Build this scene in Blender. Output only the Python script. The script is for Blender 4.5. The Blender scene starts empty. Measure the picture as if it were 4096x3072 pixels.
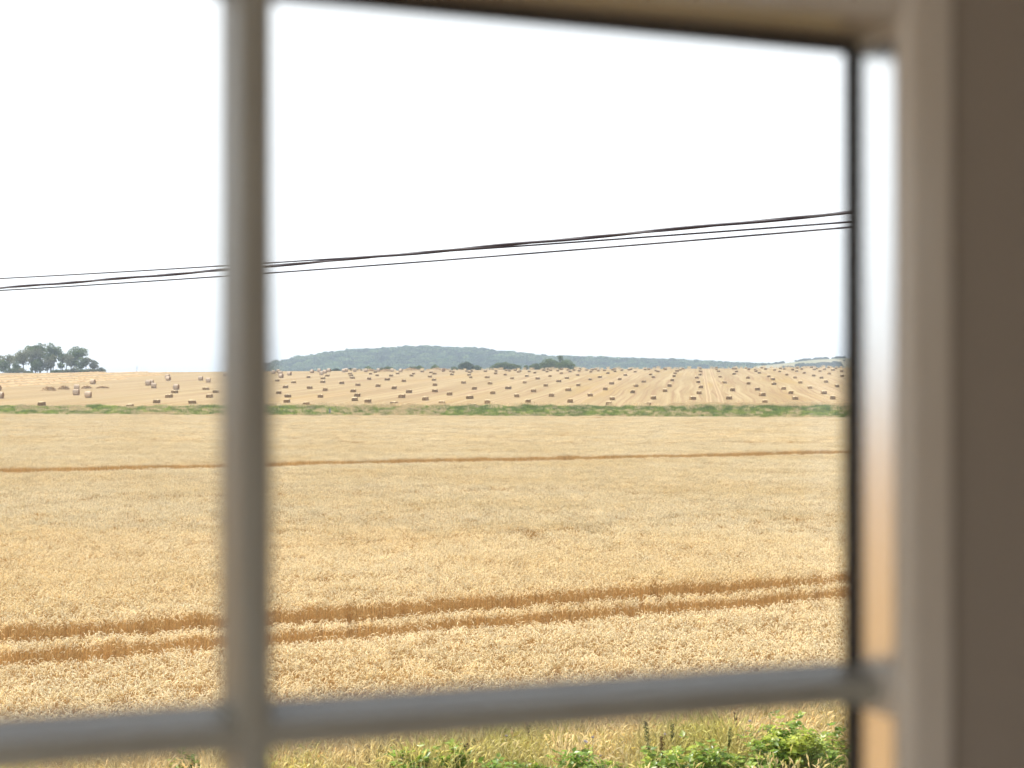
import bpy, bmesh, math, random
import numpy as np
from mathutils import Matrix, Vector

scene = bpy.context.scene
COL = scene.collection
R = math.radians
EYE = 4.6

# ------------------------------------------------------------------ camera, sky, sun, exposure
cam = bpy.data.cameras.new('camera')
cam_o = bpy.data.objects.new('camera', cam); COL.objects.link(cam_o)
cam_o.location = (0, 0, EYE); cam_o.rotation_euler = (R(90), 0, 0)
cam.sensor_width = 36; cam.lens = 50
cam.shift_y = 84 / 4096
cam.clip_start = 0.02; cam.clip_end = 20000
cam.dof.use_dof = True; cam.dof.focus_distance = 32; cam.dof.aperture_fstop = 4.2
scene.camera = cam_o

SUN_EL, SUN_AZ = R(60), R(-62)            # azimuth clockwise from +Y
world = bpy.data.worlds.new('World'); scene.world = world; world.use_nodes = True
nt = world.node_tree; nt.nodes.clear()
out = nt.nodes.new('ShaderNodeOutputWorld'); bg = nt.nodes.new('ShaderNodeBackground')
sky = nt.nodes.new('ShaderNodeTexSky'); sky.sky_type = 'NISHITA'; sky.sun_disc = False
sky.sun_elevation = SUN_EL; sky.sun_rotation = SUN_AZ; sky.dust_density = 2.0
tc = nt.nodes.new('ShaderNodeTexCoord'); sep = nt.nodes.new('ShaderNodeSeparateXYZ')
ramp = nt.nodes.new('ShaderNodeMapRange'); ramp.interpolation_type = 'SMOOTHSTEP'
ramp.inputs['From Min'].default_value = 0.25; ramp.inputs['From Max'].default_value = 0.75
ramp.inputs['To Min'].default_value = 1.0; ramp.inputs['To Max'].default_value = 0.25
noi = nt.nodes.new('ShaderNodeTexNoise'); noi.inputs['Scale'].default_value = 3.0; noi.inputs['Detail'].default_value = 6
mp = nt.nodes.new('ShaderNodeMapping'); mp.inputs['Scale'].default_value = (1, 1, 4)
cl = nt.nodes.new('ShaderNodeMapRange'); cl.inputs['From Min'].default_value = 0.3; cl.inputs['From Max'].default_value = 0.7
cl.inputs['To Min'].default_value = 0.9; cl.inputs['To Max'].default_value = 1.0
mul = nt.nodes.new('ShaderNodeMath'); mul.operation = 'MULTIPLY'
mix = nt.nodes.new('ShaderNodeMixRGB'); mix.inputs['Color2'].default_value = (11.0, 11.2, 11.5, 1)   # bright thin summer cloud
L = nt.links.new
L(tc.outputs['Generated'], sep.inputs[0]); L(sep.outputs['Z'], ramp.inputs['Value'])
L(tc.outputs['Generated'], mp.inputs[0]); L(mp.outputs[0], noi.inputs['Vector']); L(noi.outputs['Fac'], cl.inputs['Value'])
L(ramp.outputs[0], mul.inputs[0]); L(cl.outputs[0], mul.inputs[1]); L(mul.outputs[0], mix.inputs['Fac'])
L(sky.outputs[0], mix.inputs['Color1']); L(mix.outputs[0], bg.inputs['Color'])
bg.inputs['Strength'].default_value = 0.1; L(bg.outputs[0], out.inputs['Surface'])

sun = bpy.data.lights.new('sun', 'SUN'); sun.energy = 4.2; sun.angle = R(0.5); sun.color = (1, 0.965, 0.90)
sun_o = bpy.data.objects.new('sun', sun); COL.objects.link(sun_o)
sd = Vector((math.sin(SUN_AZ) * math.cos(SUN_EL), math.cos(SUN_AZ) * math.cos(SUN_EL), math.sin(SUN_EL)))
sun_o.rotation_euler = (-sd).to_track_quat('-Z', 'Y').to_euler(); sun_o.location = (-30, 10, 60)

scene.view_settings.view_transform = 'Standard'; scene.view_settings.look = 'None'
scene.view_settings.exposure = 0.70; scene.view_settings.gamma = 1
cy = scene.cycles
cy.max_bounces = 7; cy.diffuse_bounces = 4; cy.glossy_bounces = 3; cy.transmission_bounces = 4
cy.transparent_max_bounces = 16; cy.volume_bounces = 0
cy.use_denoising = True
try:
    cy.denoiser = 'OPENIMAGEDENOISE'; cy.denoising_input_passes = 'RGB_ALBEDO_NORMAL'; cy.denoising_prefilter = 'ACCURATE'
except Exception:
    pass
cy.caustics_reflective = False; cy.caustics_refractive = False
cy.sample_clamp_indirect = 6.0

# ------------------------------------------------------------------ helpers
def tag(o, label=None, cat=None, group=None, kind=None):
    if label: o['label'] = label
    if cat: o['category'] = cat
    if group: o['group'] = group
    if kind: o['kind'] = kind
    return o

def link(o, parent=None):
    COL.objects.link(o)
    if parent is not None: o.parent = parent
    return o

def empty(name, loc=(0, 0, 0), rz=0.0):
    o = bpy.data.objects.new(name, None); COL.objects.link(o)
    o.location = loc; o.rotation_euler = (0, 0, rz); o.empty_display_size = 0.2
    return o

def mesh(name, V, F, mats, mi=None, smooth=False):
    """V (n,3), F list of index tuples or an (m,k) array"""
    me = bpy.data.meshes.new(name)
    V = np.asarray(V, dtype=np.float32)
    if isinstance(F, np.ndarray):
        k = F.shape[1]; m = F.shape[0]
        me.vertices.add(len(V)); me.vertices.foreach_set('co', V.ravel())
        me.loops.add(m * k); me.loops.foreach_set('vertex_index', F.astype(np.int32).ravel())
        me.polygons.add(m); me.polygons.foreach_set('loop_start', np.arange(0, m * k, k, dtype=np.int32))
        me.update(calc_edges=True)
    else:
        me.from_pydata([tuple(map(float, v)) for v in V], [], [tuple(int(i) for i in f) for f in F]); me.update()
    for x in (mats if isinstance(mats, (list, tuple)) else [mats]): me.materials.append(x)
    if mi is not None: me.polygons.foreach_set('material_index', np.asarray(mi, dtype=np.int32))
    if smooth: me.polygons.foreach_set('use_smooth', np.ones(len(me.polygons), dtype=bool))
    return me

def obj(name, me, parent=None, loc=(0, 0, 0)):
    o = bpy.data.objects.new(name, me); o.location = loc
    return link(o, parent)

class MB:
    """collects polygons of one part"""
    def __init__(s): s.v = []; s.f = []
    def add(s, V, F):
        n = len(s.v); s.v += [tuple(v) for v in V]; s.f += [tuple(i + n for i in f) for f in F]
    def box(s, a, b):
        (x0, y0, z0), (x1, y1, z1) = a, b
        s.add([(x0,y0,z0),(x1,y0,z0),(x1,y1,z0),(x0,y1,z0),(x0,y0,z1),(x1,y0,z1),(x1,y1,z1),(x0,y1,z1)],
              [(0,3,2,1),(4,5,6,7),(0,1,5,4),(1,2,6,5),(2,3,7,6),(3,0,4,7)])
    def prism(s, prof, p0, p1, ax, ay):
        """profile points (a,b) in the plane spanned by ax, ay swept from p0 to p1"""
        ax, ay, p0, p1 = map(np.array, (ax, ay, p0, p1)); n = len(prof)
        V = [p0 + ax * a + ay * b for a, b in prof] + [p1 + ax * a + ay * b for a, b in prof]
        F = [(i, (i + 1) % n, n + (i + 1) % n, n + i) for i in range(n)] + [tuple(range(n))[::-1], tuple(range(n, 2 * n))]
        s.add(V, F)
    def tube(s, pts, rad, n=6):
        pts = [np.array(p, float) for p in pts]; rings = []
        for i, p in enumerate(pts):
            d = pts[min(i + 1, len(pts) - 1)] - pts[max(i - 1, 0)]; d /= (np.linalg.norm(d) + 1e-9)
            u = np.cross(d, (0.31, 0.83, 0.46)); u /= np.linalg.norm(u); w = np.cross(d, u)
            rings.append([p + (u * math.cos(2 * math.pi * k / n) + w * math.sin(2 * math.pi * k / n)) * rad[i] for k in range(n)])
        V = [v for r in rings for v in r]
        F = [(i * n + k, i * n + (k + 1) % n, (i + 1) * n + (k + 1) % n, (i + 1) * n + k) for i in range(len(pts) - 1) for k in range(n)]
        F += [tuple(range(n))[::-1], tuple(range((len(pts) - 1) * n, len(pts) * n))]
        s.add(V, F)
    def build(s, name, mat, parent=None, smooth=False, bevel=0):
        o = obj(name, mesh(name, np.array(s.v), s.f, mat, smooth=smooth), parent)
        if bevel:
            m = o.modifiers.new('bevel', 'BEVEL'); m.width = bevel; m.segments = 3; m.limit_method = 'ANGLE'
        return o

def mat(name, col, rough=0.8, spec=0.3, trans=0.0, var=None, noise=None, island=0.0, inst=0.0, bump=None):
    """Principled (+ translucent share for thin leaves and straw).
    var: second colour; noise: list of (scale vector, detail, lo, hi) mixing col -> var on world position;
    island / inst: random value spread per loose piece / per instance"""
    m = bpy.data.materials.new(name); m.use_nodes = True; t = m.node_tree; N = t.nodes; N.clear(); LK = t.links.new
    o = N.new('ShaderNodeOutputMaterial'); p = N.new('ShaderNodeBsdfPrincipled')
    p.inputs['Roughness'].default_value = rough; p.inputs['Specular IOR Level'].default_value = spec
    rgb = N.new('ShaderNodeRGB'); rgb.outputs[0].default_value = (*col, 1); c = rgb.outputs[0]
    geo = N.new('ShaderNodeNewGeometry')
    if var is not None:
        for (sc, det, lo, hi) in (noise or []):
            mpp = N.new('ShaderNodeMapping'); mpp.inputs['Scale'].default_value = sc
            nz = N.new('ShaderNodeTexNoise'); nz.inputs['Scale'].default_value = 1; nz.inputs['Detail'].default_value = det
            mr = N.new('ShaderNodeMapRange'); mr.inputs['From Min'].default_value = lo; mr.inputs['From Max'].default_value = hi
            mx = N.new('ShaderNodeMixRGB'); mx.inputs['Color2'].default_value = (*var, 1)
            LK(geo.outputs['Position'], mpp.inputs[0]); LK(mpp.outputs[0], nz.inputs['Vector']); LK(nz.outputs['Fac'], mr.inputs['Value'])
            LK(mr.outputs[0], mx.inputs['Fac']); LK(c, mx.inputs['Color1']); c = mx.outputs[0]
    for amt, src in ((island, 'i'), (inst, 'o')):
        if amt:
            if src == 'i': r = geo.outputs['Random Per Island']
            else: r = N.new('ShaderNodeObjectInfo').outputs['Random']
            mr = N.new('ShaderNodeMapRange'); mr.inputs['To Min'].default_value = 1 - amt; mr.inputs['To Max'].default_value = 1 + amt
            hs = N.new('ShaderNodeHueSaturation'); LK(r, mr.inputs['Value']); LK(mr.outputs[0], hs.inputs['Value']); LK(c, hs.inputs['Color']); c = hs.outputs[0]
    LK(c, p.inputs['Base Color'])
    if bump:
        nz = N.new('ShaderNodeTexNoise'); nz.inputs['Scale'].default_value = bump[0]; nz.inputs['Detail'].default_value = 5
        bp = N.new('ShaderNodeBump'); bp.inputs['Strength'].default_value = bump[1]; bp.inputs['Distance'].default_value = bump[2]
        LK(geo.outputs['Position'], nz.inputs['Vector']); LK(nz.outputs['Fac'], bp.inputs['Height']); LK(bp.outputs[0], p.inputs['Normal'])
    s = p.outputs[0]
    if trans:
        tl = N.new('ShaderNodeBsdfTranslucent'); LK(c, tl.inputs['Color'])
        ms = N.new('ShaderNodeMixShader'); ms.inputs[0].default_value = trans; LK(s, ms.inputs[1]); LK(tl.outputs[0], ms.inputs[2]); s = ms.outputs[0]
    LK(s, o.inputs['Surface'])
    return m

def scatter(name, points, rots, scales, idx, templates):
    """one stuff object: template meshes on points through geometry nodes"""
    coll = bpy.data.collections.new(name + '_kinds')
    for i, me in enumerate(templates):
        coll.objects.link(bpy.data.objects.new('%s_kind_%02d' % (name, i), me))
    me = bpy.data.meshes.new(name); n = len(points)
    me.vertices.add(n); me.vertices.foreach_set('co', np.asarray(points, dtype=np.float32).ravel())
    a = me.attributes.new('rot', 'FLOAT_VECTOR', 'POINT'); a.data.foreach_set('vector', np.asarray(rots, dtype=np.float32).ravel())
    a = me.attributes.new('scl', 'FLOAT_VECTOR', 'POINT'); a.data.foreach_set('vector', np.asarray(scales, dtype=np.float32).ravel())
    a = me.attributes.new('pick', 'INT', 'POINT'); a.data.foreach_set('value', np.asarray(idx, dtype=np.int32))
    o = obj(name, me)
    g = bpy.data.node_groups.new(name, 'GeometryNodeTree')
    g.interface.new_socket('Geometry', in_out='INPUT', socket_type='NodeSocketGeometry')
    g.interface.new_socket('Geometry', in_out='OUTPUT', socket_type='NodeSocketGeometry')
    gi = g.nodes.new('NodeGroupInput'); go = g.nodes.new('NodeGroupOutput')
    ip = g.nodes.new('GeometryNodeInstanceOnPoints'); ci = g.nodes.new('GeometryNodeCollectionInfo')
    ci.inputs['Collection'].default_value = coll
    ci.inputs['Separate Children'].default_value = True; ci.inputs['Reset Children'].default_value = True
    def attr(nm, ty):
        a = g.nodes.new('GeometryNodeInputNamedAttribute'); a.data_type = ty; a.inputs['Name'].default_value = nm
        return a.outputs['Attribute']
    ip.inputs['Pick Instance'].default_value = True
    K = g.links.new
    K(gi.outputs[0], ip.inputs['Points']); K(ci.outputs[0], ip.inputs['Instance'])
    K(attr('pick', 'INT'), ip.inputs['Instance Index']); K(attr('rot', 'FLOAT_VECTOR'), ip.inputs['Rotation']); K(attr('scl', 'FLOAT_VECTOR'), ip.inputs['Scale'])
    K(ip.outputs[0], go.inputs[0])
    md = o.modifiers.new('scatter', 'NODES'); md.node_group = g
    return o

def sstep(a, b, x):
    t = np.clip((x - a) / (b - a), 0, 1); return t * t * (3 - 2 * t)

def vnoise(x, y, seed=0):
    """cheap smooth value noise on arrays"""
    x = np.asarray(x, float); y = np.asarray(y, float)
    xi = np.floor(x).astype(np.int64); yi = np.floor(y).astype(np.int64); fx = x - xi; fy = y - yi
    fx = fx * fx * (3 - 2 * fx); fy = fy * fy * (3 - 2 * fy)
    def h(a, b):
        n = (a * 374761393 + b * 668265263 + seed * 1442695041) & 0x7fffffff
        n = ((n ^ (n >> 13)) * 1274126177) & 0x7fffffff
        return ((n ^ (n >> 16)) & 0xffff) / 65535.0
    return (h(xi, yi) * (1 - fx) + h(xi + 1, yi) * fx) * (1 - fy) + (h(xi, yi + 1) * (1 - fx) + h(xi + 1, yi + 1) * fx) * fy

# ------------------------------------------------------------------ terrain heights
def h_wheat(x, y):
    x = np.asarray(x, float); y = np.asarray(y, float); yy = np.maximum(y, 0)
    return (1.52 - 0.0038 * x) * (yy / 245) ** 2 + 0.2 * sstep(91.6, 93.0, y - 0.52 * x)

def h_stubble(x, y):
    x = np.asarray(x, float); y = np.asarray(y, float); yc = np.minimum(y, 600)
    sl = 0.0453 + (2.1 / 364) * x / 338
    t = np.clip(y - 600, 0, None)
    z = -12.7 + 0.0453 * yc + (yc - 262) / 338 * (2.1 / 364) * x + sl * t - 0.0006 * t * t / 2
    return np.maximum(EYE + z, -0.25)

def h_bank(x, y):
    t = np.clip((np.asarray(y, float) - 253.0) / 12.0, 0, 1)
    return h_wheat(x, 253.0) * (1 - t) + h_stubble(x, 265.0) * t + 0.12 * np.sin(t * math.pi)

HX = np.array([-900, -460, -340, -297, -264, -210, -157, -122, -52, 18, 54, 126, 200, 222, 265, 343, 380, 560, 900])
HZ = np.array([0, 14, 61, 70, 75, 82, 85, 85, 82, 74, 70, 69, 67, 66, 63, 61, 60, 58, 50]) * 1.03 - 13.5
def h_hill(x, y):
    x = np.asarray(x, float); y = np.asarray(y, float)
    rz = np.interp(x * 2000.0 / np.maximum(y, 1), HX, HZ)
    t = sstep(1560, 2080, y)
    return -1.0 + (rz + 1.0) * (0.30 * sstep(1480, 1600, y) + 0.70 * t) - 0.02 * np.clip(y - 2100, 0, None) + 3 * (vnoise(x / 90, y / 90, 3) - 0.5) * t

GX = np.array([150, 260, 292, 324, 360, 396, 420, 500, 620, 900])
GZ = np.array([-5, 30, 49, 52, 55, 57.5, 59, 62, 64, 60.0]) + 2.4
def h_down(x, y):
    x = np.asarray(x, float); y = np.asarray(y, float)
    rz = np.interp(x * 1700.0 / np.maximum(y, 1), GX, GZ)
    return -1.5 + (rz + 1.5) * sstep(1150, 1700, y) - 0.03 * np.clip(y - 1710, 0, None) + 2.0 * (vnoise(x / 60, y / 60, 8) - 0.5) * sstep(1200, 1500, y)

def sheet(name, xs, ys, hf, m, drop=0.0):
    X, Y = np.meshgrid(xs, ys); Z = hf(X, Y) - drop
    V = np.stack([X.ravel(), Y.ravel(), Z.ravel()], 1); nx, ny = len(xs), len(ys)
    i = (np.arange(ny - 1)[:, None] * nx + np.arange(nx - 1)[None, :]).ravel()
    F = np.stack([i, i + 1, i + nx + 1, i + nx], 1)
    o = obj(name, mesh(name, V, F, m, smooth=True)); return tag(o, kind='structure')

# ------------------------------------------------------------------ ground materials
ROW = R(7.5)
def stubble_material():
    m = bpy.data.materials.new('cut stubble'); m.use_nodes = True; t = m.node_tree; N = t.nodes; LK = t.links.new
    p = N['Principled BSDF']; p.inputs['Roughness'].default_value = 0.95; p.inputs['Specular IOR Level'].default_value = 0.1
    geo = N.new('ShaderNodeNewGeometry'); rot = N.new('ShaderNodeVectorRotate'); rot.rotation_type = 'Z_AXIS'; rot.inputs['Angle'].default_value = ROW
    LK(geo.outputs['Position'], rot.inputs['Vector'])      # x across the rows, y along them
    nw = N.new('ShaderNodeTexNoise'); nw.inputs['Scale'].default_value = 0.016; nw.inputs['Detail'].default_value = 2
    LK(geo.outputs['Position'], nw.inputs['Vector'])
    wob = N.new('ShaderNodeVectorMath'); wob.operation = 'MULTIPLY_ADD'; wob.inputs[1].default_value = (5.0, 0, 0)
    LK(nw.outputs['Color'], wob.inputs[0]); LK(rot.outputs[0], wob.inputs[2])
    def stretched(sx, sy, lo, hi, det=3):
        a = N.new('ShaderNodeMapping'); a.inputs['Scale'].default_value = (sx, sy, 0); LK(wob.outputs[0], a.inputs[0])
        b = N.new('ShaderNodeTexNoise'); b.inputs['Scale'].default_value = 1; b.inputs['Detail'].default_value = det; LK(a.outputs[0], b.inputs['Vector'])
        c = N.new('ShaderNodeMapRange'); c.inputs['From Min'].default_value = lo; c.inputs['From Max'].default_value = hi; LK(b.outputs['Fac'], c.inputs['Value'])
        return c.outputs[0]
    def mixc(fac, c1, c2):
        x = N.new('ShaderNodeMixRGB'); LK(fac, x.inputs['Fac'])
        for k, c in (('Color1', c1), ('Color2', c2)):
            if isinstance(c, tuple): x.inputs[k].default_value = (*c, 1)
            else: LK(c, x.inputs[k])
        return x.outputs[0]
    c = mixc(stretched(0.12, 0.012, 0.35, 0.65), (0.295, 0.208, 0.098), (0.37, 0.27, 0.135))      # broad swaths
    c = mixc(stretched(0.05, 0.007, 0.5, 0.68), c, (0.35, 0.232, 0.080))                            # yellow patches
    c = mixc(stretched(0.55, 0.007, 0.5, 0.66, 2), c, (0.405, 0.305, 0.162))                                # pale chaff lines
    c = mixc(stretched(1.3, 0.010, 0.48, 0.66, 2), c, (0.27, 0.165, 0.078))                             # thin dark rows
    c = mixc(stretched(6.0, 1.2, 0.5, 0.85, 5), c, (0.25, 0.155, 0.07))
    # pairs of wheel tracks, 29.3 m apart
    sx = N.new('ShaderNodeSeparateXYZ'); LK(rot.outputs[0], sx.inputs[0])
    def mth(op, a, b=None):
        n = N.new('ShaderNodeMath'); n.operation = op
        for i, q in enumerate((a, b)):
            if q is None: continue
            if isinstance(q, (int, float)): n.inputs[i].default_value = q
            else: LK(q, n.inputs[i])
        return n.outputs[0]
    u = mth('SUBTRACT', sx.outputs[0], 3.3)
    nwob = N.new('ShaderNodeTexNoise'); nwob.inputs['Scale'].default_value = 0.03; LK(geo.outputs['Position'], nwob.inputs['Vector'])
    u = mth('ADD', u, mth('MULTIPLY', mth('SUBTRACT', nwob.outputs['Fac'], 0.5), 0.8))
    w = mth('SUBTRACT', mth('MODULO', mth('ADD', u, 29.3 * 20 + 14.65), 29.3), 14.65)
    d = mth('ABSOLUTE', mth('SUBTRACT', mth('ABSOLUTE', w), 1.25))
    dark = mth('LESS_THAN', d, 0.24); light = mth('MULTIPLY', mth('LESS_THAN', d, 0.55), 0.5)
    c = mixc(light, c, (0.52, 0.38, 0.22)); c = mixc(mth('MULTIPLY', dark, 0.9), c, (0.30, 0.20, 0.10))
    LK(c, p.inputs['Base Color'])
    return m

M_stubble = stubble_material()
M_soil = mat('wheat field soil', (0.30, 0.17, 0.075), 0.95, 0.1, var=(0.38, 0.23, 0.10), noise=[((2, 2, 2), 4, 0.4, 0.6)])
M_bank = mat('bank soil and thatch', (0.17, 0.19, 0.06), 0.95, 0.1, var=(0.30, 0.26, 0.11), noise=[((0.05, 0.3, 1), 4, 0.4, 0.6)])
M_ground = mat('far ground', (0.22, 0.19, 0.10), 0.95, 0.1, var=(0.14, 0.15, 0.06), noise=[((0.01, 0.01, 1), 4, 0.4, 0.6)])
M_hill = mat('wood floor', (0.05, 0.08, 0.03), 0.95, 0.1)
M_down = mat('dry chalk grassland', (0.30, 0.255, 0.15), 0.95, 0.1, var=(0.22, 0.21, 0.105), noise=[((0.02, 0.008, 0.02), 4, 0.42, 0.62)])

# ------------------------------------------------------------------ setting: ground sheets
tag(obj('ground', mesh('ground', [(-5000, -60, -0.6), (5000, -60, -0.6), (5000, 5600, -0.6), (-5000, 5600, -0.6)], [(0, 1, 2, 3)], M_ground)), kind='structure')
wf = sheet('wheat_field', np.linspace(-240, 220, 93), np.concatenate([np.arange(-14, 88, 3.0), np.arange(88, 120, 0.7), np.arange(120, 254, 3.0), [253.0]]), h_wheat, M_soil)
sheet('grass_bank', np.linspace(-260, 240, 101), np.linspace(253.0, 265.0, 9), h_bank, M_bank)
sheet('stubble_field', np.linspace(-520, 460, 141), np.concatenate([np.linspace(265, 590, 60), np.linspace(594, 1000, 90)]), h_stubble, M_stubble)
sheet('wooded_hill', np.linspace(-1100, 1100, 121), np.linspace(1450, 2700, 60), h_hill, M_hill)
sheet('grassland_hill', np.linspace(150, 1000, 90), np.linspace(1100, 2000, 80), h_down, M_down)
# ------------------------------------------------------------------ ripe wheat (stuff: nobody could count it)
M_ear = mat('wheat ear', (0.92, 0.805, 0.55), 0.5, 0.4, trans=0.40, var=(0.88, 0.74, 0.455), noise=[((0.09, 0.09, 0.09), 4, 0.42, 0.62)], island=0.22, inst=0.10)
M_stem = mat('wheat stem', (0.66, 0.46, 0.205), 0.7, 0.25, trans=0.3, island=0.3, inst=0.1)

def wheat_template(name, seed, radius, n, square, ear_w, stem_w, hi):
    """n stalks: stem ribbon, dry leaf, nodding four-sided ear"""
    g = np.random.default_rng(seed); V = []; F = []; MI = []
    def quad(a, b, c, d, mi):
        k = len(V); V.extend([a, b, c, d]); F.append((k, k + 1, k + 2, k + 3)); MI.append(mi)
    for _ in range(n):
        if square: bx, by = g.uniform(-radius, radius, 2)
        else:
            r = radius * math.sqrt(g.random()); a = g.uniform(0, 2 * math.pi); bx, by = r * math.cos(a), r * math.sin(a)
        h = g.normal(0.74, 0.045); az = g.normal(-0.4, 1.2); lean = g.uniform(0.0, 0.10)
        d = np.array([math.cos(az), math.sin(az), 0.0]); s = np.array([-d[1], d[0], 0.0])
        fa = g.uniform(0, math.pi); f = np.array([math.cos(fa), math.sin(fa), 0]) * stem_w / 2
        base = np.array([bx, by, 0.0]); top = base + d * lean * h + np.array([0, 0, h])
        quad(base - f, base + f, top + f, top - f, 1)
        if hi:
            f2 = np.array([-f[1], f[0], 0]); quad(base - f2, base + f2, top + f2, top - f2, 1)
            for _k in range(1):                                   # a dry hanging leaf
                t = g.uniform(0.35, 0.85); la = g.uniform(0, 2 * math.pi); ld = np.array([math.cos(la), math.sin(la), 0]); ls = np.array([-ld[1], ld[0], 0]) * 0.0035
                p0 = base + (top - base) * t; p1 = p0 + ld * 0.07 + np.array([0, 0, 0.03]); p2 = p0 + ld * 0.12 + np.array([0, 0, -0.08])
                quad(p0 - ls, p0 + ls, p1 + ls, p1 - ls, 1); quad(p1 - ls, p1 + ls, p2 + ls * 0.2, p2 - ls * 0.2, 1)
        nod = g.uniform(0.9, 2.5); ln = g.uniform(0.075, 0.105); seg = 5 if hi else 2
        p = top.copy(); rings = []
        for k in range(seg + 1):
            th = lean + nod * min(1.0, (k + 0.5) / (seg * 0.75)); dirv = d * math.sin(th) + np.array([0, 0, math.cos(th)])
            w = ear_w * (0.55, 1.0, 1.0, 0.95, 0.8, 0.25)[k] / 2 if hi else ear_w * (0.7, 1.0, 0.5)[k] / 2
            up = np.cross(dirv, s)
            if hi: rings.append([p + s * w, p + up * w * 0.8, p - s * w, p - up * w * 0.8])
            else: rings.append([p + s * w, p + up * w, p - s * w])
            p = p + dirv * ln / seg
        m = len(rings[0])
        for k in range(seg):
            b = len(V); V.extend(rings[k]); V.extend(rings[k + 1])
            if k:                                                  # share nothing across rings but keep one loose piece per ear
                pass
            for j in range(m): F.append((b + j, b + (j + 1) % m, b + m + (j + 1) % m, b + m + j)); MI.append(0)
        # awns
        if hi:
            for _k in range(3):
                q = p + g.normal(0, 0.012, 3); e = rings[-1][0]; quad(e, e + s * 0.0012, q + s * 0.0012, q, 0)
    return mesh(name, np.array(V), np.array(F), [M_ear, M_stem], mi=MI)

WT = [wheat_template('wheat clump', 10 + k, 0.15, 19, False, 0.0112, 0.0034, True) for k in range(5)]
WT += [wheat_template('wheat patch', 30 + k, 0.29, 90, True, 0.0158, 0.006, False) for k in range(4)]
WT += [wheat_template('wheat stand', 50 + k, 0.68, 230, True, 0.030, 0.011, False) for k in range(3)]

def wheat_points():
    g = np.random.default_rng(5); P = []; RT = []; SC = []; IX = []
    for (y0, y1, st, lo, nk) in ((13.0, 42.0, 0.20, 0, 5), (42.0, 122.0, 0.5, 5, 4), (122.0, 253.2, 1.2, 9, 3)):
        a = 0.485                                                 # drilled along the wheel tracks
        ca, sa = math.cos(a), math.sin(a); Rr = 300
        us = np.arange(-Rr, Rr, st)
        # grid in the rotated frame, kept where it falls in the strip
        U, W = np.meshgrid(us, us); X = (U * ca - W * sa).ravel(); Y = (U * sa + W * ca).ravel()
        k = (Y > y0 - 9) & (Y < y1 + 9) & (X > -(0.41 * Y + 4)) & (X < 0.31 * Y + 5)
        X = X[k]; Y = Y[k]; n = len(X)
        X = X + g.uniform(-.4, .4, n) * st; Y = Y + g.uniform(-.4, .4, n) * st
        yj = Y + 7 * (vnoise(X / 2.0, Y / 2.0, 77) - .5) + g.uniform(-3, 3, n) * (lo < 9)
        k = (yj >= y0) & (yj < y1) & (Y < 253.2) & (Y > 15.9 + 0.27 * X + 0.5 * vnoise(X, Y * 0 + 2, 4))
        gap = np.zeros(n, bool); low = np.ones(n)
        wob = 0.35 * (vnoise(X / 4, X * 0, 12) - 0.5)
        for (c0, c1, sl, full) in ((26.85, 28.55, .455, 1), (24.85, 26.05, .49, 1), (91.0, 93.3, .52, 1), (115.4, 117.0, .38, .7), (62.2, 63.0, .347, .5), (41.5, 42.0, .57, .6), (140.5, 142.0, .40, .35), (176.0, 178.5, .40, .3)):
            t = Y - sl * X + wob
            q = (t > c0) & (t < c1)
            gap |= q & (g.random(n) < full + 0.0 * t)
            low = np.where((t > c0 - 0.35) & (t <= c0), low * 0.95, low)
        gap |= (((X - 17) / 9.0) ** 2 + ((Y - 246.5) / 2.2) ** 2 < 1)
        bare = vnoise(X / 3.0, Y / 3.0, 21) * vnoise(X / 0.9, Y / 0.9, 22)
        k &= ~gap & (bare < 0.92)
        X = X[k]; Y = Y[k]; low = low[k]; n = len(X)
        hgt = low * (0.93 + 0.14 * vnoise(X / 5, Y / 5, 31) + 0.10 * (vnoise(X / 1.1, Y / 1.1, 32) - .5)) * g.uniform(0.96, 1.04, n)
        P.append(np.stack([X, Y, h_wheat(X, Y)], 1)); RT.append(np.stack([g.normal(0, .05, n), g.normal(0, .05, n), g.uniform(0, 6.283, n) if lo == 0 else a + math.pi / 2 * g.integers(0, 4, n)], 1))
        SC.append(np.stack([np.ones(n), np.ones(n), hgt], 1)); IX.append(g.integers(0, nk, n) + lo)
    return map(np.concatenate, (P, RT, SC, IX))
wp, wr, wsx, wi = wheat_points()
tag(scatter('wheat', wp, wr, wsx, wi, WT), 'ripe golden wheat covering the field below the window', 'wheat', kind='stuff')
# ------------------------------------------------------------------ grass bank between the two fields, wisps along the field edges
M_grass = mat('bank grass', (0.33, 0.385, 0.08), 0.6, 0.3, trans=0.45, var=(0.40, 0.35, 0.13), noise=[((0.045, 0.30, 0.2), 4, 0.62, 0.80), ((0.5, 0.5, 0.2), 3, 0.62, 0.85)], island=0.5, inst=0.35)
M_straw = mat('dead grass', (0.74, 0.60, 0.37), 0.7, 0.2, trans=0.3, island=0.25, inst=0.15)

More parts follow.
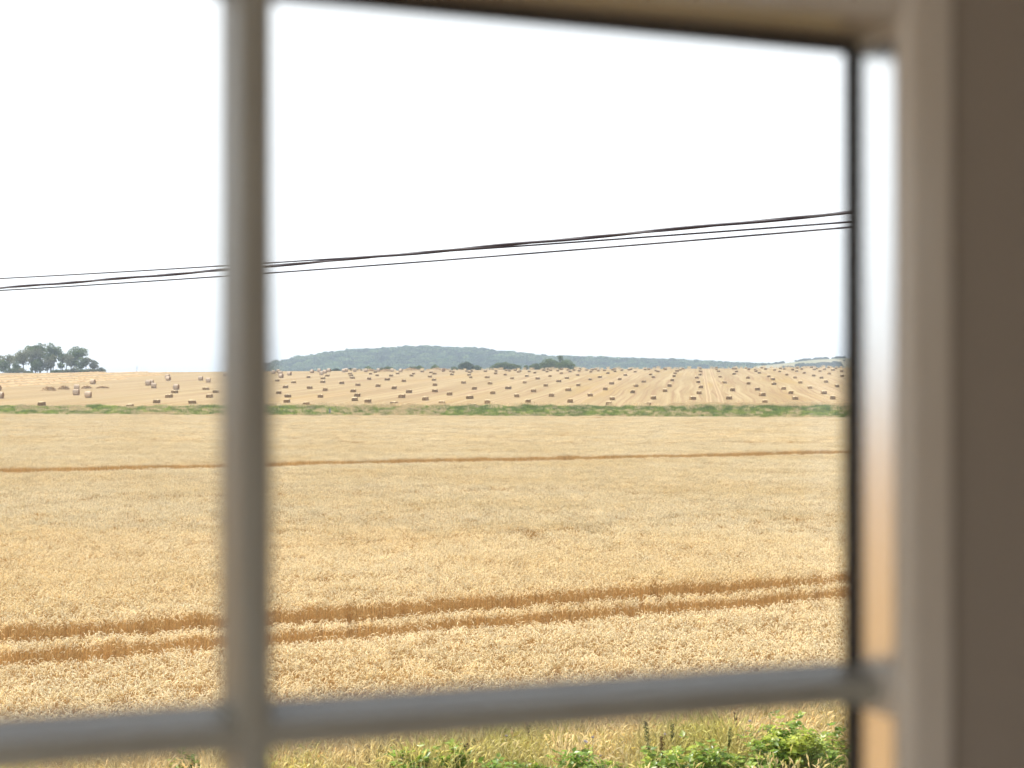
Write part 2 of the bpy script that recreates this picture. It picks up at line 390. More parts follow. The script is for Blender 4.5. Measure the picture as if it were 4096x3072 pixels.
def blades(name, seed, n, rad, h0, h1, w, bend, m, head=0.0, seg=3):
    g = np.random.default_rng(seed); V = []; F = []
    for _ in range(n):
        r = rad * math.sqrt(g.random()); a = g.uniform(0, 6.283); b = np.array([r * math.cos(a), r * math.sin(a), 0.0])
        az = g.uniform(0, 6.283); d = np.array([math.cos(az), math.sin(az), 0]); fa = g.uniform(0, 6.283); s = np.array([math.cos(fa), math.sin(fa), 0])
        h = g.uniform(h0, h1); bn = g.uniform(0.1, bend); k0 = len(V)
        for k in range(seg + 1):
            t = k / seg; p = b + d * bn * h * t * t + np.array([0, 0, h * t * (1 - 0.25 * bn * t)])
            ww = w * (1 - 0.85 * t) / 2 if not head else w / 2
            V.extend([p - s * ww, p + s * ww])
        F.extend([(k0 + 2 * k, k0 + 2 * k + 1, k0 + 2 * k + 3, k0 + 2 * k + 2) for k in range(seg)])
        if head:                                                   # seed head: three narrow lens-shaped vanes
            e = (V[-1] + V[-2]) / 2; e0 = (V[-3] + V[-4]) / 2; dv = (e - e0) / (np.linalg.norm(e - e0) + 1e-6); dv = dv * 0.7 + d * 0.5 * bn; dv /= np.linalg.norm(dv)
            L0 = head * g.uniform(.7, 1.3)
            for q in range(3):
                o_ = np.cross(dv, (math.cos(q * 2.1), math.sin(q * 2.1), 0.3)); o_ = o_ / (np.linalg.norm(o_) + 1e-6) * L0 * 0.10
                i0 = len(V); V.extend([e, e + dv * L0 * .45 + o_, e + dv * L0 + np.array([0, 0, -.15 * L0]), e + dv * L0 * .5 - o_]); F.append((i0, i0 + 1, i0 + 2, i0 + 3))
    return mesh(name, np.array(V), np.array(F), m)

BT = [blades('bank tuft', 70 + k, 90, 0.55, 0.25, 0.62, 0.05, 0.7, M_grass) for k in range(3)]
M_sedge = mat('bank sedge', (.16, .235, .05), .6, .3, trans=.4, var=(.20, .25, .06), noise=[((.3, .3, .3), 3, .45, .65)], island=.45, inst=.3)
BT += [blades('bank straw', 80 + k, 60, 0.5, 0.35, 0.75, 0.03, 0.6, M_straw, head=0.16) for k in range(2)]
BT += [blades('sedge tuft', 90 + k, 90, .55, .35, .75, .05, .5, M_sedge) for k in range(2)]
def bank_points():
    g = np.random.default_rng(9); n = 16000
    X = g.uniform(-112, 92, n); Y = 252.6 + 12.9 * g.random(n) ** 0.9
    dry = 0.06 + 0.18 * ((X > -32) & (X < -12)) + np.where(X < -12, .30, .14) * (Y < 255.3) + .35 * (vnoise(X / 5, Y / 2, 43) > .78)
    st = g.random(n) < dry
    ix = np.where(st, g.integers(3, 5, n), g.integers(0, 3, n))
    sed = (~st) & (g.random(n) < np.where(Y > 261.2, .38, .06) * (X > -14) + .12 + .3 * (vnoise(X / 3, Y / 3, 49) > .7)); ix = np.where(sed, g.integers(5, 7, n), ix)
    s = g.uniform(.6, 1.15, n) * (0.8 + .5 * vnoise(X / 2.5, Y / 2.5, 44)); s = np.where(Y > 262, s * 1.1, s)
    P = np.stack([X, Y, h_bank(X, Y)], 1)
    # thin pale wisps on the stubble just beyond the bank, and along the brow of the field
    n2 = 500; X2 = np.where(g.random(n2) < .6, g.uniform(30, 66, n2), g.uniform(-60, 66, n2)); Y2 = g.uniform(265.5, 270.5, n2)
    n3 = 220; X3 = g.uniform(-75, 165, n3); Y3 = g.uniform(636, 646, n3)
    P2 = np.stack([X2, Y2, h_stubble(X2, Y2)], 1); P3 = np.stack([X3, Y3, h_stubble(X3, Y3)], 1)
    s = np.concatenate([s, g.uniform(.7, 1.5, n2), g.uniform(.7, 1.5, n3) * (.5 + .9 * vnoise(X3 / 6, Y3, 47))])
    ix = np.concatenate([ix, g.integers(3, 5, n2 + n3)]); P = np.concatenate([P, P2, P3])
    return P, np.stack([np.zeros(len(P)), np.zeros(len(P)), g.uniform(0, 6.283, len(P))], 1), np.stack([s, s, s], 1), ix
tag(scatter('bank_grass', *bank_points(), BT), 'strip of green and dry grass between wheat and stubble', 'grass', kind='stuff')
# a small grey stone post standing in the bank
mb = MB(); mb.prism([(-.16, -.13), (.16, -.13), (.16, .13), (-.16, .13)], (0, 0, -0.2), (0.02, 0, 1.05), (1, 0, 0), (0, 1, 0))
mb.prism([(-.16, -.13), (.16, -.13), (.16, .13), (-.16, .13)], (0.02, 0, 1.05), (0.05, 0, 1.2), (.75, 0, 0), (0, .7, 0))
po = mb.build('marker_post', mat('weathered grey stone', (.30, .29, .28), .9, .2, bump=(9, .5, .02)), bevel=.02)
po.location = (-33.0, 257.5, float(h_bank(-33.0, 257.5))); tag(po, 'small grey post standing in the grass bank', 'post')
# ------------------------------------------------------------------ straw bales on the stubble
M_bale = mat('square bale straw', (0.315, 0.205, 0.092), 0.9, 0.1, var=(0.175, 0.108, 0.046), noise=[((7, 7, 2.2), 4, 0.45, 0.62)], inst=0.16)
M_balelit = mat('sunlit bale top', (0.72, 0.58, 0.37), 0.9, 0.1, var=(0.5, 0.35, 0.19), noise=[((4, 4, 4), 3, 0.45, 0.6)])  # sunlight on the top faces put into the straw colour
M_round = mat('round bale straw', (0.56, 0.43, 0.31), 0.85, 0.15, var=(0.42, 0.30, 0.19), noise=[((3, 3, 9), 4, 0.48, 0.68)], inst=0.10)
M_rend = mat('round bale cut end', (0.36, 0.215, 0.10), 0.95, 0.1, var=(0.22, 0.125, 0.055), noise=[((6, 6, 6), 4, 0.42, 0.62)])
M_loose = mat('loose straw', (0.56, 0.40, 0.22), 0.9, 0.1, var=(0.36, 0.23, 0.11), noise=[((2.2, 2.2, 2.2), 5, 0.48, 0.62)])

def square_bale_mesh(seed):
    g = np.random.default_rng(seed); bm = bmesh.new()
    w, h, l = 0.57, 0.79, 0.88
    nx, ny, nz = 6, 9, 5
    bmesh.ops.create_cube(bm, size=2)
    bmesh.ops.subdivide_edges(bm, edges=bm.edges[:], cuts=5, use_grid_fill=True)
    sk = g.normal(0, .05, 2)
    for v in bm.verts:
        x, y, z = v.co
        e = sum(abs(q) > .99 for q in (x, y, z))
        k = {1: 1.0, 2: .955, 3: .90}.get(e, 1.0)
        t = (z + 1) / 2
        band = -.02 * (abs(abs(y) - .5) < .18)                    # strings pull the bale in
        j = g.normal(0, .022, 3)
        v.co = (x * (w * (1.03 - .06 * t) * k + band) + sk[0] * t + j[0], y * l * k + sk[1] * t + j[1], (t * h) * (k if t > .5 else 1) + (j[2] if t > .01 else 0))
    bm.normal_update(); me = bpy.data.meshes.new('square bale'); bm.to_mesh(me); bm.free()
    me.materials.append(M_bale); me.materials.append(M_balelit)
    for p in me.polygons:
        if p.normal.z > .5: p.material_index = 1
    return me

def round_bale_mesh(seed):
    g = np.random.default_rng(seed); V = []; F = []; MI = []
    Rr, W, n, m = 0.77, 1.26, 28, 7
    ph = g.uniform(0, 6.28, 3)
    for i in range(m):
        t = i / (m - 1); x = (t - .5) * W; e = 1 - .07 * (abs(2 * t - 1) ** 6)
        for k in range(n):
            a = 2 * math.pi * k / n
            r = Rr * e * (1 + .018 * math.sin(3 * a + ph[0]) + .012 * math.sin(5 * a + ph[1])) + g.normal(0, .007)
            z = r * math.sin(a); z = max(z, -Rr * .93)
            V.append((x + g.normal(0, .008), r * math.cos(a) * (1.03 if z < 0 else 1), z + Rr * .93))
    for i in range(m - 1):
        for k in range(n): F.append((i * n + k, i * n + (k + 1) % n, (i + 1) * n + (k + 1) % n, (i + 1) * n + k)); MI.append(0)
    for end, i0 in ((-1, 0), (1, (m - 1) * n)):                   # dished, rough ends
        prev = list(range(i0, i0 + n))
        for q, rr in enumerate((.72, .42, .14)):
            ring = []
            for k in range(n):
                a = 2 * math.pi * k / n; ring.append(len(V))
                V.append((end * (W / 2 + .01 - .035 * (q % 2) + g.normal(0, .018)), Rr * rr * math.cos(a), Rr * rr * math.sin(a) + Rr * .93))
            for k in range(n):
                f = (prev[k], prev[(k + 1) % n], ring[(k + 1) % n], ring[k]); F.append(f if end < 0 else f[::-1]); MI.append(1)
            prev = ring
        F.append(tuple(prev) if end < 0 else tuple(prev[::-1])); MI.append(1)
    me = mesh('round bale', np.array(V), F, [M_round, M_rend], mi=MI, smooth=False)
    for p in me.polygons: p.use_smooth = p.material_index == 0
    return me

SQUARE_XY= [(-92.1,277.7),(-72.2,268.0),(-72.4,288.9),(-76.8,317.7),(-82.3,346.1),(-64.3,285.4),(-79.7,369.6),(-67.7,317.5),(-72.5,347.4),(-45.6,270.0),(-74.3,449.6),(-55.9,340.1),(-61.1,382.6),(-46.2,291.0),(-50.3,318.5),(-66.1,429.5),(-40.1,276.3),(-70.7,493.2),(-53.6,376.1),(-42.8,316.9),(-57.5,431.3),(-63.3,475.5),(-47.5,360.5),(-66.9,514.2),(-50.1,417.9),(-62.2,545.0),(-58.5,516.4),(-54.0,480.6),(-39.3,351.2),(-33.2,299.4),(-35.2,322.5),(-43.5,400.9),(-29.3,288.5),(-47.0,467.0),(-54.1,543.3),(-55.3,574.4),(-48.9,514.7),(-37.0,391.6),(-40.2,457.2),(-43.4,510.0),(-23.2,278.3),(-31.0,372.8),(-43.9,545.3),(-24.5,315.1),(-33.5,439.5),(-25.1,345.5),(-36.0,508.8),(-37.4,539.8),(-36.6,579.1),(-18.4,301.7),(-28.5,493.5),(-32.2,564.3),(-24.9,452.4),(-29.4,538.2),(-21.7,399.2),(-19.0,350.3),(-13.9,281.6),(-14.5,329.3),(-25.0,580.9),(-22.2,525.0),(-23.5,566.7),(-14.3,419.6),(-18.6,584.0),(-15.6,516.2),(-16.7,560.7),(-9.2,309.3),(-14.0,481.4),(-16.6,583.5),(-7.4,270.9),(-9.8,367.8),(-10.8,577.4),(-8.4,480.6),(-5.0,286.0),(-6.4,411.7),(-4.6,336.7),(-6.2,537.6),(-6.5,581.0),(-2.5,517.6),(-2.4,594.3),(-1.0,371.1),(-1.0,584.3),(0.0,467.0),(1.4,593.3),(1.1,318.7),(2.6,560.8),(3.2,578.6),(3.7,420.5),(5.2,498.5),(3.3,289.3),(6.9,568.6),(5.3,349.3),(8.8,546.7),(8.4,463.0),(13.2,590.2),(9.3,392.7),(14.0,566.9),(15.4,611.2),(13.2,493.8),(16.1,589.4),(8.9,321.3),(18.6,579.4),(14.2,432.0),(18.6,536.6),(21.2,608.9),(18.1,467.7),(23.4,592.3),(14.1,355.8),(23.1,564.8),(11.9,290.4),(25.8,591.7),(23.4,506.0),(18.4,394.2),(27.3,577.3),(29.3,613.0),(31.0,590.3),(24.9,452.3),(17.8,322.5),(31.0,558.7),(33.6,594.5),(35.6,604.0),(35.0,575.4),(29.6,478.5),(38.0,583.9),(23.8,362.4),(35.9,533.3),(19.0,278.1),(28.7,408.9),(41.9,592.3),(21.4,302.3),(43.8,607.3),(41.0,565.1),(34.2,451.3),(45.0,582.1),(40.2,503.2),(48.6,590.6),(50.1,599.8),(29.0,341.8),(48.1,555.0),(33.7,386.8),(39.6,427.0),(55.6,593.5),(26.4,275.9),(57.6,597.8),(50.0,512.1),(47.3,476.0),(30.5,306.0),(58.2,574.4),(57.3,557.2),(65.8,612.7),(37.7,349.7),(64.4,596.1),(43.1,388.3),(49.5,438.8),(55.7,487.5),(60.3,524.9),(65.6,563.9),(69.4,585.4),(72.7,603.8),(38.8,304.6),(61.0,468.2),(55.2,420.7),(44.2,335.1),(76.1,574.7),(81.4,613.8),(67.0,505.8),(73.5,553.8),(50.0,376.0),(92.6,643.4),(84.5,586.2),(80.9,556.4),(70.2,479.1),(62.2,415.4),(46.8,305.7),(55.0,354.0),(93.2,598.1),(80.4,514.1),(94.1,597.9),(87.1,550.9),(101.0,613.1),(77.0,463.3),(67.6,405.8),(97.9,587.5),(99.8,582.5),(95.1,553.3),(62.1,358.9),(91.7,526.7),(108.7,618.2),(56.9,322.9),(51.1,286.6),(105.4,590.3),(86.8,480.0),(81.9,446.0),(73.9,401.0),(105.7,572.2),(103.2,547.6),(113.0,597.7),(69.6,363.8),(112.7,588.4),(96.9,501.1),(66.0,335.9),(113.6,574.7),(92.6,464.3),(60.7,304.2),(121.5,605.5),(110.3,550.2),(84.0,413.6),(119.7,586.7),(107.7,523.8),(77.8,370.7),(132.3,627.6),(103.5,487.0),(122.8,577.0),(127.4,594.1),(118.9,548.4),(100.3,460.5),(73.4,334.1),(127.6,580.3),(92.8,419.8),(136.7,613.2),(114.3,511.9),(128.1,567.1),(69.0,305.3),(135.0,592.1),(87.4,381.5),(127.0,546.8),(111.6,479.7)]
ROUND_XY= [(-125.4,424.9),(-113.9,371.6),(-102.4,333.6),(-95.0,318.2),(-132.7,366.7),(-113.3,314.3),(-119.8,494.0),(-112.1,463.2),(-105.2,410.5),(-106.2,418.0),(-97.1,384.9),(-88.0,372.1),(-101.9,465.0),(-94.2,440.5),(-105.0,521.1),(-94.2,560.8),(-96.2,584.8),(-89.1,546.5),(-80.4,494.7),(-83.5,532.9),(-81.1,576.1),(-80.9,595.6),(-74.5,565.2),(-72.3,538.8),(-76.6,594.4),(-69.6,587.6),(-69.7,597.6),(-66.0,596.5),(-60.2,585.1),(-55.9,593.8),(-50.0,592.2),(-45.6,581.4),(-28.4,586.5)]

rb = random.Random(4)
SBM = [square_bale_mesh(200 + k) for k in range(6)]; RBM = [round_bale_mesh(300 + k) for k in range(4)]
ORD = ['first', 'second', 'third', 'fourth', 'fifth', 'sixth', 'seventh', 'eighth', 'ninth', 'tenth', 'eleventh', 'twelfth', '13th', '14th', '15th', '16th', '17th', '18th', '19th', '20th', '21st', '22nd', '23rd', '24th']
rows = {}
for i, (x, y) in enumerate(SQUARE_XY):
    u = x * math.cos(ROW) - y * math.sin(ROW) - 3.3
    k = -max(1, 1 + round((-3.2 - u) / 8.4)) if u < 0 else max(1, 1 + round((u - 4.0) / 7.7))
    rows.setdefault(k, []).append(i)
slabel = {}
for k, members in rows.items():
    members.sort(key=lambda i: SQUARE_XY[i][1])
    side = 'toward the trees' if k < 0 else 'toward the scrubby hill'
    for n, i in enumerate(members):
        where = 'nearest the green bank' if n == 0 else 'farthest from the green bank' if n == len(members) - 1 else ORD[n] + ' from the green bank'
        slabel[i] = 'square bale %s, %s row from wheel tracks %s' % (where, ORD[abs(k) - 1], side)
proto = None
for i, (x, y) in enumerate(SQUARE_XY):
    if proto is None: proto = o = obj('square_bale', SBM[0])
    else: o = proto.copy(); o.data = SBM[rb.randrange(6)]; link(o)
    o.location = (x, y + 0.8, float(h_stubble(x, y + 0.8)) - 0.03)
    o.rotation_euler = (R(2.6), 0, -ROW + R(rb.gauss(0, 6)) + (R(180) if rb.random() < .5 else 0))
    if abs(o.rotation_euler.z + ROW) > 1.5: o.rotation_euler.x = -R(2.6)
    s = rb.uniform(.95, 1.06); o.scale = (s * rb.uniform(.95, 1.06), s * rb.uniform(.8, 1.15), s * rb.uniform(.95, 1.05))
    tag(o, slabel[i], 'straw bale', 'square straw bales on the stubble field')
RLAB = ['round bale by itself uphill of the loose straw heaps', 'round bale half hidden behind another beside the loose straw', 'round bale covering half of another beside the loose straw',
 'round bale nearest the green bank below the tall trees', 'round bale cut by the picture edge, uphill of another cut one', 'round bale cut by the picture edge, downhill of another cut one',
 'round bale hidden behind another under the bare skyline', 'round bale in front of a hidden one under the bare skyline', 'round bale on the tree side of the tight trio before the glazing bar', 'round bale hidden at the back of the tight trio before the glazing bar',
 'round bale frontmost of the tight trio before the glazing bar', 'round bale just above two square bales before the glazing bar', 'higher round bale of the pair close to the glazing bar', 'lower round bale of the pair close to the glazing bar',
 'round bale on the skyline touching the vertical glazing bar', 'round bale first past the glazing bar on the brow', 'round bale backmost of the trio past the glazing bar', 'round bale in the middle of the trio past the glazing bar',
 'round bale frontmost of the trio past the glazing bar', 'round bale standing clear between two groups past the glazing bar', 'round bale standing alone before the wood, just before a group of four', 'round bale at the back of the group of four, tree clump side',
 'round bale second from the front of the group of four before the wood', 'round bale frontmost of the group of four before the wood', 'round bale at the hedge end of the group of four before the wood', 'larger front round bale of the pair between low dark hedges',
 'round bale behind its twin between the low dark hedges', 'round bale by itself in front of the low dark hedge', 'tall pale round bale in front of a small green bush', 'pale round bale on the brow beside the olive bush',
 'round bale against the dark double bush on the brow', 'slumped round bale with loose straw trailing behind it on the brow', 'round bale turned dark end on, between two bushes on the brow']
proto = None
for i, (x, y) in enumerate(ROUND_XY):
    if proto is None: proto = o = obj('round_bale', RBM[0])
    else: o = proto.copy(); o.data = RBM[rb.randrange(4)]; link(o)
    o.location = (x, y + 0.6, float(h_stubble(x, y + 0.6)) - 0.03)
    view = math.atan2(x, y)
    turn = rb.gauss(24, 9) if i < 26 else rb.gauss(14, 8)
    if i == 32: turn = 75
    o.rotation_euler = (0, 0, -view - R(turn)); s = rb.uniform(.96, 1.04); o.scale = (s, s, s)
    tag(o, RLAB[i], 'straw bale', 'round straw bales on the stubble field')

def heap_mesh(seed, lx, ly, hz, n=900):
    """an untidy heap: lumpy core with many loose straw wisps"""
    g = np.random.default_rng(seed); V = []; F = []; m = 26; k = 12
    for j in range(k + 1):
        for i in range(m + 1):
            a = (i / m - .5) * 2; b = (j / k - .5) * 2; r = max(0, 1 - a * a - b * b)
            V.append((a * lx, b * ly, hz * r ** .8 * (.55 + .9 * float(vnoise(i / 3.1 + seed, j / 2.3, seed))) + g.normal(0, .04) * (r > 0) - .03))
    for j in range(k):
        for i in range(m): q = j * (m + 1) + i; F.append((q, q + 1, q + m + 2, q + m + 1))
    for _ in range(n):
        a, b = g.uniform(-1, 1, 2)
        if a * a + b * b > 1: continue
        i = int((a + 1) / 2 * m); j = int((b + 1) / 2 * k); p = np.array(V[j * (m + 1) + i]); d = g.normal(0, 1, 3) * (.3, .3, .16); s = np.cross(d, (0, .3, 1)); s = s / (np.linalg.norm(s) + 1e-6) * .03
        q = len(V); V.extend([p - s, p + s, p + d + s, p + d - s]); F.append((q, q + 1, q + 2, q + 3))
    return mesh('loose straw', np.array(V), F, M_loose)
for (x, y, lx, ly, hz, lab) in ((-119.5, 367.0, 1.9, 1.2, 1.0, 'largest loose straw heap, lumpy and shaded, near the tall trees'), (-118.6, 376.5, 1.5, 1.0, .8, 'flat loose straw heap reaching to the half hidden round bale'),
                                (-114.9, 384.0, 1.3, .8, .65, 'small dark straw heap below the lone round bale'), (-111.0, 386.0, 1.6, .7, .4, 'thin scatter of straw farthest along from the straw heaps'), (-53.3, 600.0, 3.0, .9, .9, 'pale low straw heap on the brow between two bushes'),
                                (-59.2, 604.0, 2.4, .9, .8, 'pale straw heap on the brow by the tall pale bale'), (-45.0, 628.0, 4.0, 1.0, 1.0, 'long straw heap trailing from the slumped round bale'), (-32.5, 628.0, 5.5, 1.0, .9, 'low straw ridge on the brow beside the small round bush'), (-39.0, 272.0, 2.0, .8, .35, 'straw spilled at the bank edge near the glazing bar'), (36.9, 272.5, 2.6, .8, .55, 'long low straw heap at the bank by the wheel tracks')):
    o = obj('straw_heap', heap_mesh(int(abs(x) * 10), lx, ly, hz)); o.location = (x, y, float(h_stubble(x, y))); tag(o, lab, 'straw heap', 'loose straw heaps on the stubble')

def windrow(x0, y0, length, w, h, seed, lab):
    g = np.random.default_rng(seed); n = int(length / 1.1); V = []; F = []; prof = (-1, -.5, 0, .5, 1)
    for i in range(n + 1):
        t = i * 1.1; y = y0 + t * math.cos(ROW); x = x0 + t * math.sin(ROW) + .5 * (float(vnoise(t / 12, seed, 5)) - .5)
        for k, a in enumerate(prof):
            X = x + a * w * g.uniform(.8, 1.2); Z = float(h_stubble(X, y)); lump = (1 - a * a) * h * g.uniform(.35, 1.25)
            V.append((X - x0, y - y0 + g.normal(0, .2), Z + lump - .05))
    for i in range(n):
        for k in range(4): q = i * 5 + k; F.append((q, q + 1, q + 6, q + 5))
    o = obj('straw_windrow', mesh('straw windrow', np.array(V), F, M_wind)); o.location = (x0, y0, 0); tag(o, lab, 'straw row', 'unbaled straw rows below the tall trees')
M_wind = mat('windrow straw', (0.62, 0.42, 0.22), .9, .1, var=(.46, .28, .12), noise=[((.9, .9, .9), 4, .45, .62)])
for q, (x, y, ln, lab) in enumerate(((-146, 384, 105, 'unbaled straw row nearest the loose straw heaps'), (-156, 408, 150, 'second unbaled straw row up from the loose straw heaps'), (-166, 440, 165, 'third unbaled straw row up from the loose straw heaps'),
                                     (-180, 478, 150, 'fourth unbaled straw row up from the loose straw heaps'), (-194, 520, 110, 'unbaled straw row closest to the tall trees'))):
    windrow(x, y, ln, 1.0, .42, 60 + q, lab)
# ------------------------------------------------------------------ trees and bushes behind the brow
def leaf_cards(g, C, size, flat=0.0):
    """one bent leaf-clump card per centre, random facing"""
    n = len(C); a = g.normal(0, 1, (n, 3)); a /= np.linalg.norm(a, axis=1)[:, None]
    b = np.cross(a, g.normal(0, 1, (n, 3))); b /= np.linalg.norm(b, axis=1)[:, None]
    s = size * g.uniform(.55, 1.3, n)[:, None]; c = np.cross(a, b) * s * .22
    V = np.stack([C - a * s * .5, C + b * s * .36 + c, C + a * s * .55, C - b * s * .36 + c], 1).reshape(-1, 3)
    return V, (np.arange(n)[:, None] * 4 + np.arange(4)[None, :])

def crown_points(g, blobs, per):
    P = []
    for (x, y, z, rx, ry, rz) in blobs:
        n = int(per * (rx * ry + ry * rz + rx * rz) / 3) + 6
        d = g.normal(0, 1, (n, 3)); d /= np.linalg.norm(d, axis=1)[:, None]
        r = (1 - .55 * g.random(n) ** 2)[:, None]; lump = 1 + .16 * np.sin(d[:, :1] * 5 + x) * np.cos(d[:, 2:] * 4 + z)
        P.append(np.array([x, y, z]) + d * r * lump * np.array([rx, ry, rz]))
    return np.concatenate(P)

LEAF = {}
def leafmat(kind):
    if kind not in LEAF:
        c, v = {'dark': ((.105, .15, .05), (.155, .20, .075)), 'olive': ((.22, .22, .10), (.16, .17, .07)), 'grey': ((.19, .20, .125), (.13, .145, .085)),
                'green': ((.11, .17, .04), (.17, .22, .065)), 'light': ((.14, .18, .055), (.10, .145, .04)), 'night': ((.045, .070, .025), (.08, .11, .038))}[kind]
        LEAF[kind] = mat(kind + ' foliage', c, .6, .3, trans=.42, var=v, noise=[((.6, .6, .6), 3, .4, .62)], island=.4)
    return LEAF[kind]
M_bark = mat('bark', (.085, .07, .055), .95, .1, bump=(6, .5, .03))

def plant_on(x, y): return float(h_stubble(x, y))

def tree(name, lab, cat, x, y, h, r, kind, seed, group=None, fork=.4, low=.35, lean=0.0, dens=70, leaf=.5, trunk=True, nb=9):
    """h height, r crown half width, low: where the crown starts (share of h)"""
    g = np.random.default_rng(seed); root = empty(name, (x, y, plant_on(x, y) - .05)); tag(root, lab, cat, group)
    blobs = []; limbs = MB(); tr = .030 * h
    tp = [np.array([0, 0, 0.]), np.array([lean * .3 * h * .5 + g.normal(0, .1), g.normal(0, .1), fork * h * .55]), np.array([lean * h * .4 + g.normal(0, .15), g.normal(0, .15), fork * h])]
    top = np.array([lean * h, 0, h * .82])
    limbs.tube(tp + [tp[-1] * .4 + top * .6], [tr, tr * .75, tr * .6, tr * .15], 7)
    zc = (low + 1) / 2 * h
    for k in range(nb):
        a = 2 * math.pi * (k / nb) + g.uniform(-.5, .5); rr = r * g.uniform(.35, .80); zz = h * (low + (1 - low) * g.uniform(.18, .80))
        sh = 1 - .45 * abs((zz - zc) / (h * (1 - low) / 2)) ** 2
        c = np.array([math.cos(a) * rr * sh + lean * zz, math.sin(a) * rr * .9 * sh, zz]); br = r * g.uniform(.40, .62)
        blobs.append((*c, br, br, br * g.uniform(.6, .85)))
        t0 = tp[1] * (1 - .5) + tp[2] * .5 if k % 2 else tp[2]
        limbs.tube([t0, (t0 + c) / 2 + np.array([0, 0, -.03 * h]), c], [tr * .42, tr * .28, tr * .08], 5)
    blobs.append((lean * h, 0, h * .88, r * .42, r * .42, h * .12)); blobs.append((lean * h * .8, 0, h * (low * .4 + .48), r * .5, r * .5, h * .14))
    V, F = leaf_cards(g, crown_points(g, blobs, dens), leaf)
    obj('crown', mesh('crown', V, F, leafmat(kind)), root)
    if trunk: limbs.build('trunk', M_bark, root, smooth=True)
    return root

def bush(name, lab, cat, x, y, w, h, kind, seed, group=None, dens=120, leaf=.42, dep=None, base=None):
    """a dense mound of foliage with short stems; w full width"""
    g = np.random.default_rng(seed); root = empty(name, (x, y, (plant_on(x, y) if base is None else base) - .05)); tag(root, lab, cat, group)
    blobs = []; n = max(3, int(w / max(h, .3) * 3)); dep = dep or max(1.2, h * .8); st = MB()
    for k in range(n):
        t = (k + .5) / n * 2 - 1; hh = h * (1 - .55 * abs(t) ** 2.5) * g.uniform(.72, 1.0); bx = t * w * .42
        br = max(w / n * 1.1, hh * .45); br = min(br, w * .35)
        blobs.append((bx, g.uniform(-.3, .3) * dep, hh * .52, br, dep * .6, hh * .50))
        if k % 2 == 0: blobs.append((bx + g.normal(0, .2 * w / n), 0, hh * .80, br * .7, dep * .4, hh * .22))
        st.tube([(bx * .6, 0, 0), (bx * .85, 0, hh * .35), (bx, 0, hh * .7)], [.05 * h, .035 * h, .01 * h], 5)
    P = crown_points(g, blobs, dens); P[:, 2] = np.maximum(P[:, 2], .03)
    V, F = leaf_cards(g, P, leaf)
    obj('foliage', mesh('foliage', V, F, leafmat(kind)), root); st.build('stem', M_bark, root)
    return root

def wx(px, d): return (px - 2048) / 5689 * d
TG = 'trees of the clump on the brow'
D0 = 652
# the clump on the brow: (pixel column, distance, height, half width, kind, low, lean, label)
for k, (px, d, h, r, kind, low, lean, dens, lab) in enumerate((
    (-14, 655, 8.8, 3.6, 'olive', .35, 0, 60, 'pale grey tree cut by the picture edge in the clump'),
    (12, 648, 6.2, 2.3, 'dark', .05, 0, 80, 'low dark tree at the picture edge below a pale one'),
    (40, 660, 9.4, 2.8, 'olive', .55, 0, 50, 'thin pale tree next to the picture edge, sky under its crown'),
    (66, 650, 6.0, 1.7, 'dark', .12, .03, 70, 'small dark tree in the gap before the leaning pale tree'),
    (94, 654, 11.2, 4.4, 'olive', .40, -.06, 46, 'spreading olive tree with long bare trunks and hanging branches'),
    (128, 668, 13.6, 2.6, 'green', .62, 0, 70, 'dark green treetop rising behind the spreading olive tree'),
    (142, 652, 11.4, 3.2, 'grey', .30, 0, 55, 'grey leafed tree below the tallest tops of the clump'),
    (160, 664, 14.6, 3.0, 'dark', .50, 0, 70, 'tallest dark tree in the middle of the clump'),
    (204, 660, 14.3, 3.5, 'dark', .30, .01, 90, 'broad dense dark tree beside the tallest one'),
    (190, 650, 7.6, 2.6, 'grey', .12, 0, 70, 'lower grey tree standing in front of the dense dark tree'),
    (150, 650, 6.6, 2.7, 'dark', .03, 0, 90, 'low dark leafy tree filling the middle of the clump'),
    (213, 652, 8.6, 1.5, 'olive', .66, 0, 70, 'slender pale tree on two thin trunks beside the sky gap'),
    (249, 658, 10.6, 2.0, 'dark', .50, .02, 60, 'narrow dark tree standing in the sky gap'),
    (243, 650, 5.2, 1.4, 'dark', .42, 0, 70, 'small dark tree under the sky gap'),
    (266, 655, 9.4, 1.8, 'grey', .45, 0, 50, 'small grey tree between the sky gap and the twin tall tree'),
    (306, 662, 12.8, 4.0, 'dark', .42, -.02, 75, 'tall dark round topped tree nearest the open skyline'),
    (284, 650, 8.4, 2.6, 'grey', .30, 0, 60, 'grey tree in front of the tall round topped tree'),
    (322, 650, 7.2, 2.7, 'dark', .18, .03, 60, 'forked dark tree below the tall round topped tree'),
    (345, 652, 7.6, 1.7, 'olive', .40, 0, 60, 'pale olive tree on the sloping end of the clump'),
    (374, 653, 6.2, 2.2, 'grey', .20, 0, 60, 'last small grey tree at the open end of the clump'))):
    tree('tree', lab, 'tree', wx(px, d), d, h, r * 1.12, kind, 400 + k, TG, low=low * .85, lean=lean, dens=dens * .58, leaf=.62, fork=min(.45, low + .05), nb=12)
SG = 'shrubs under the clump of trees'
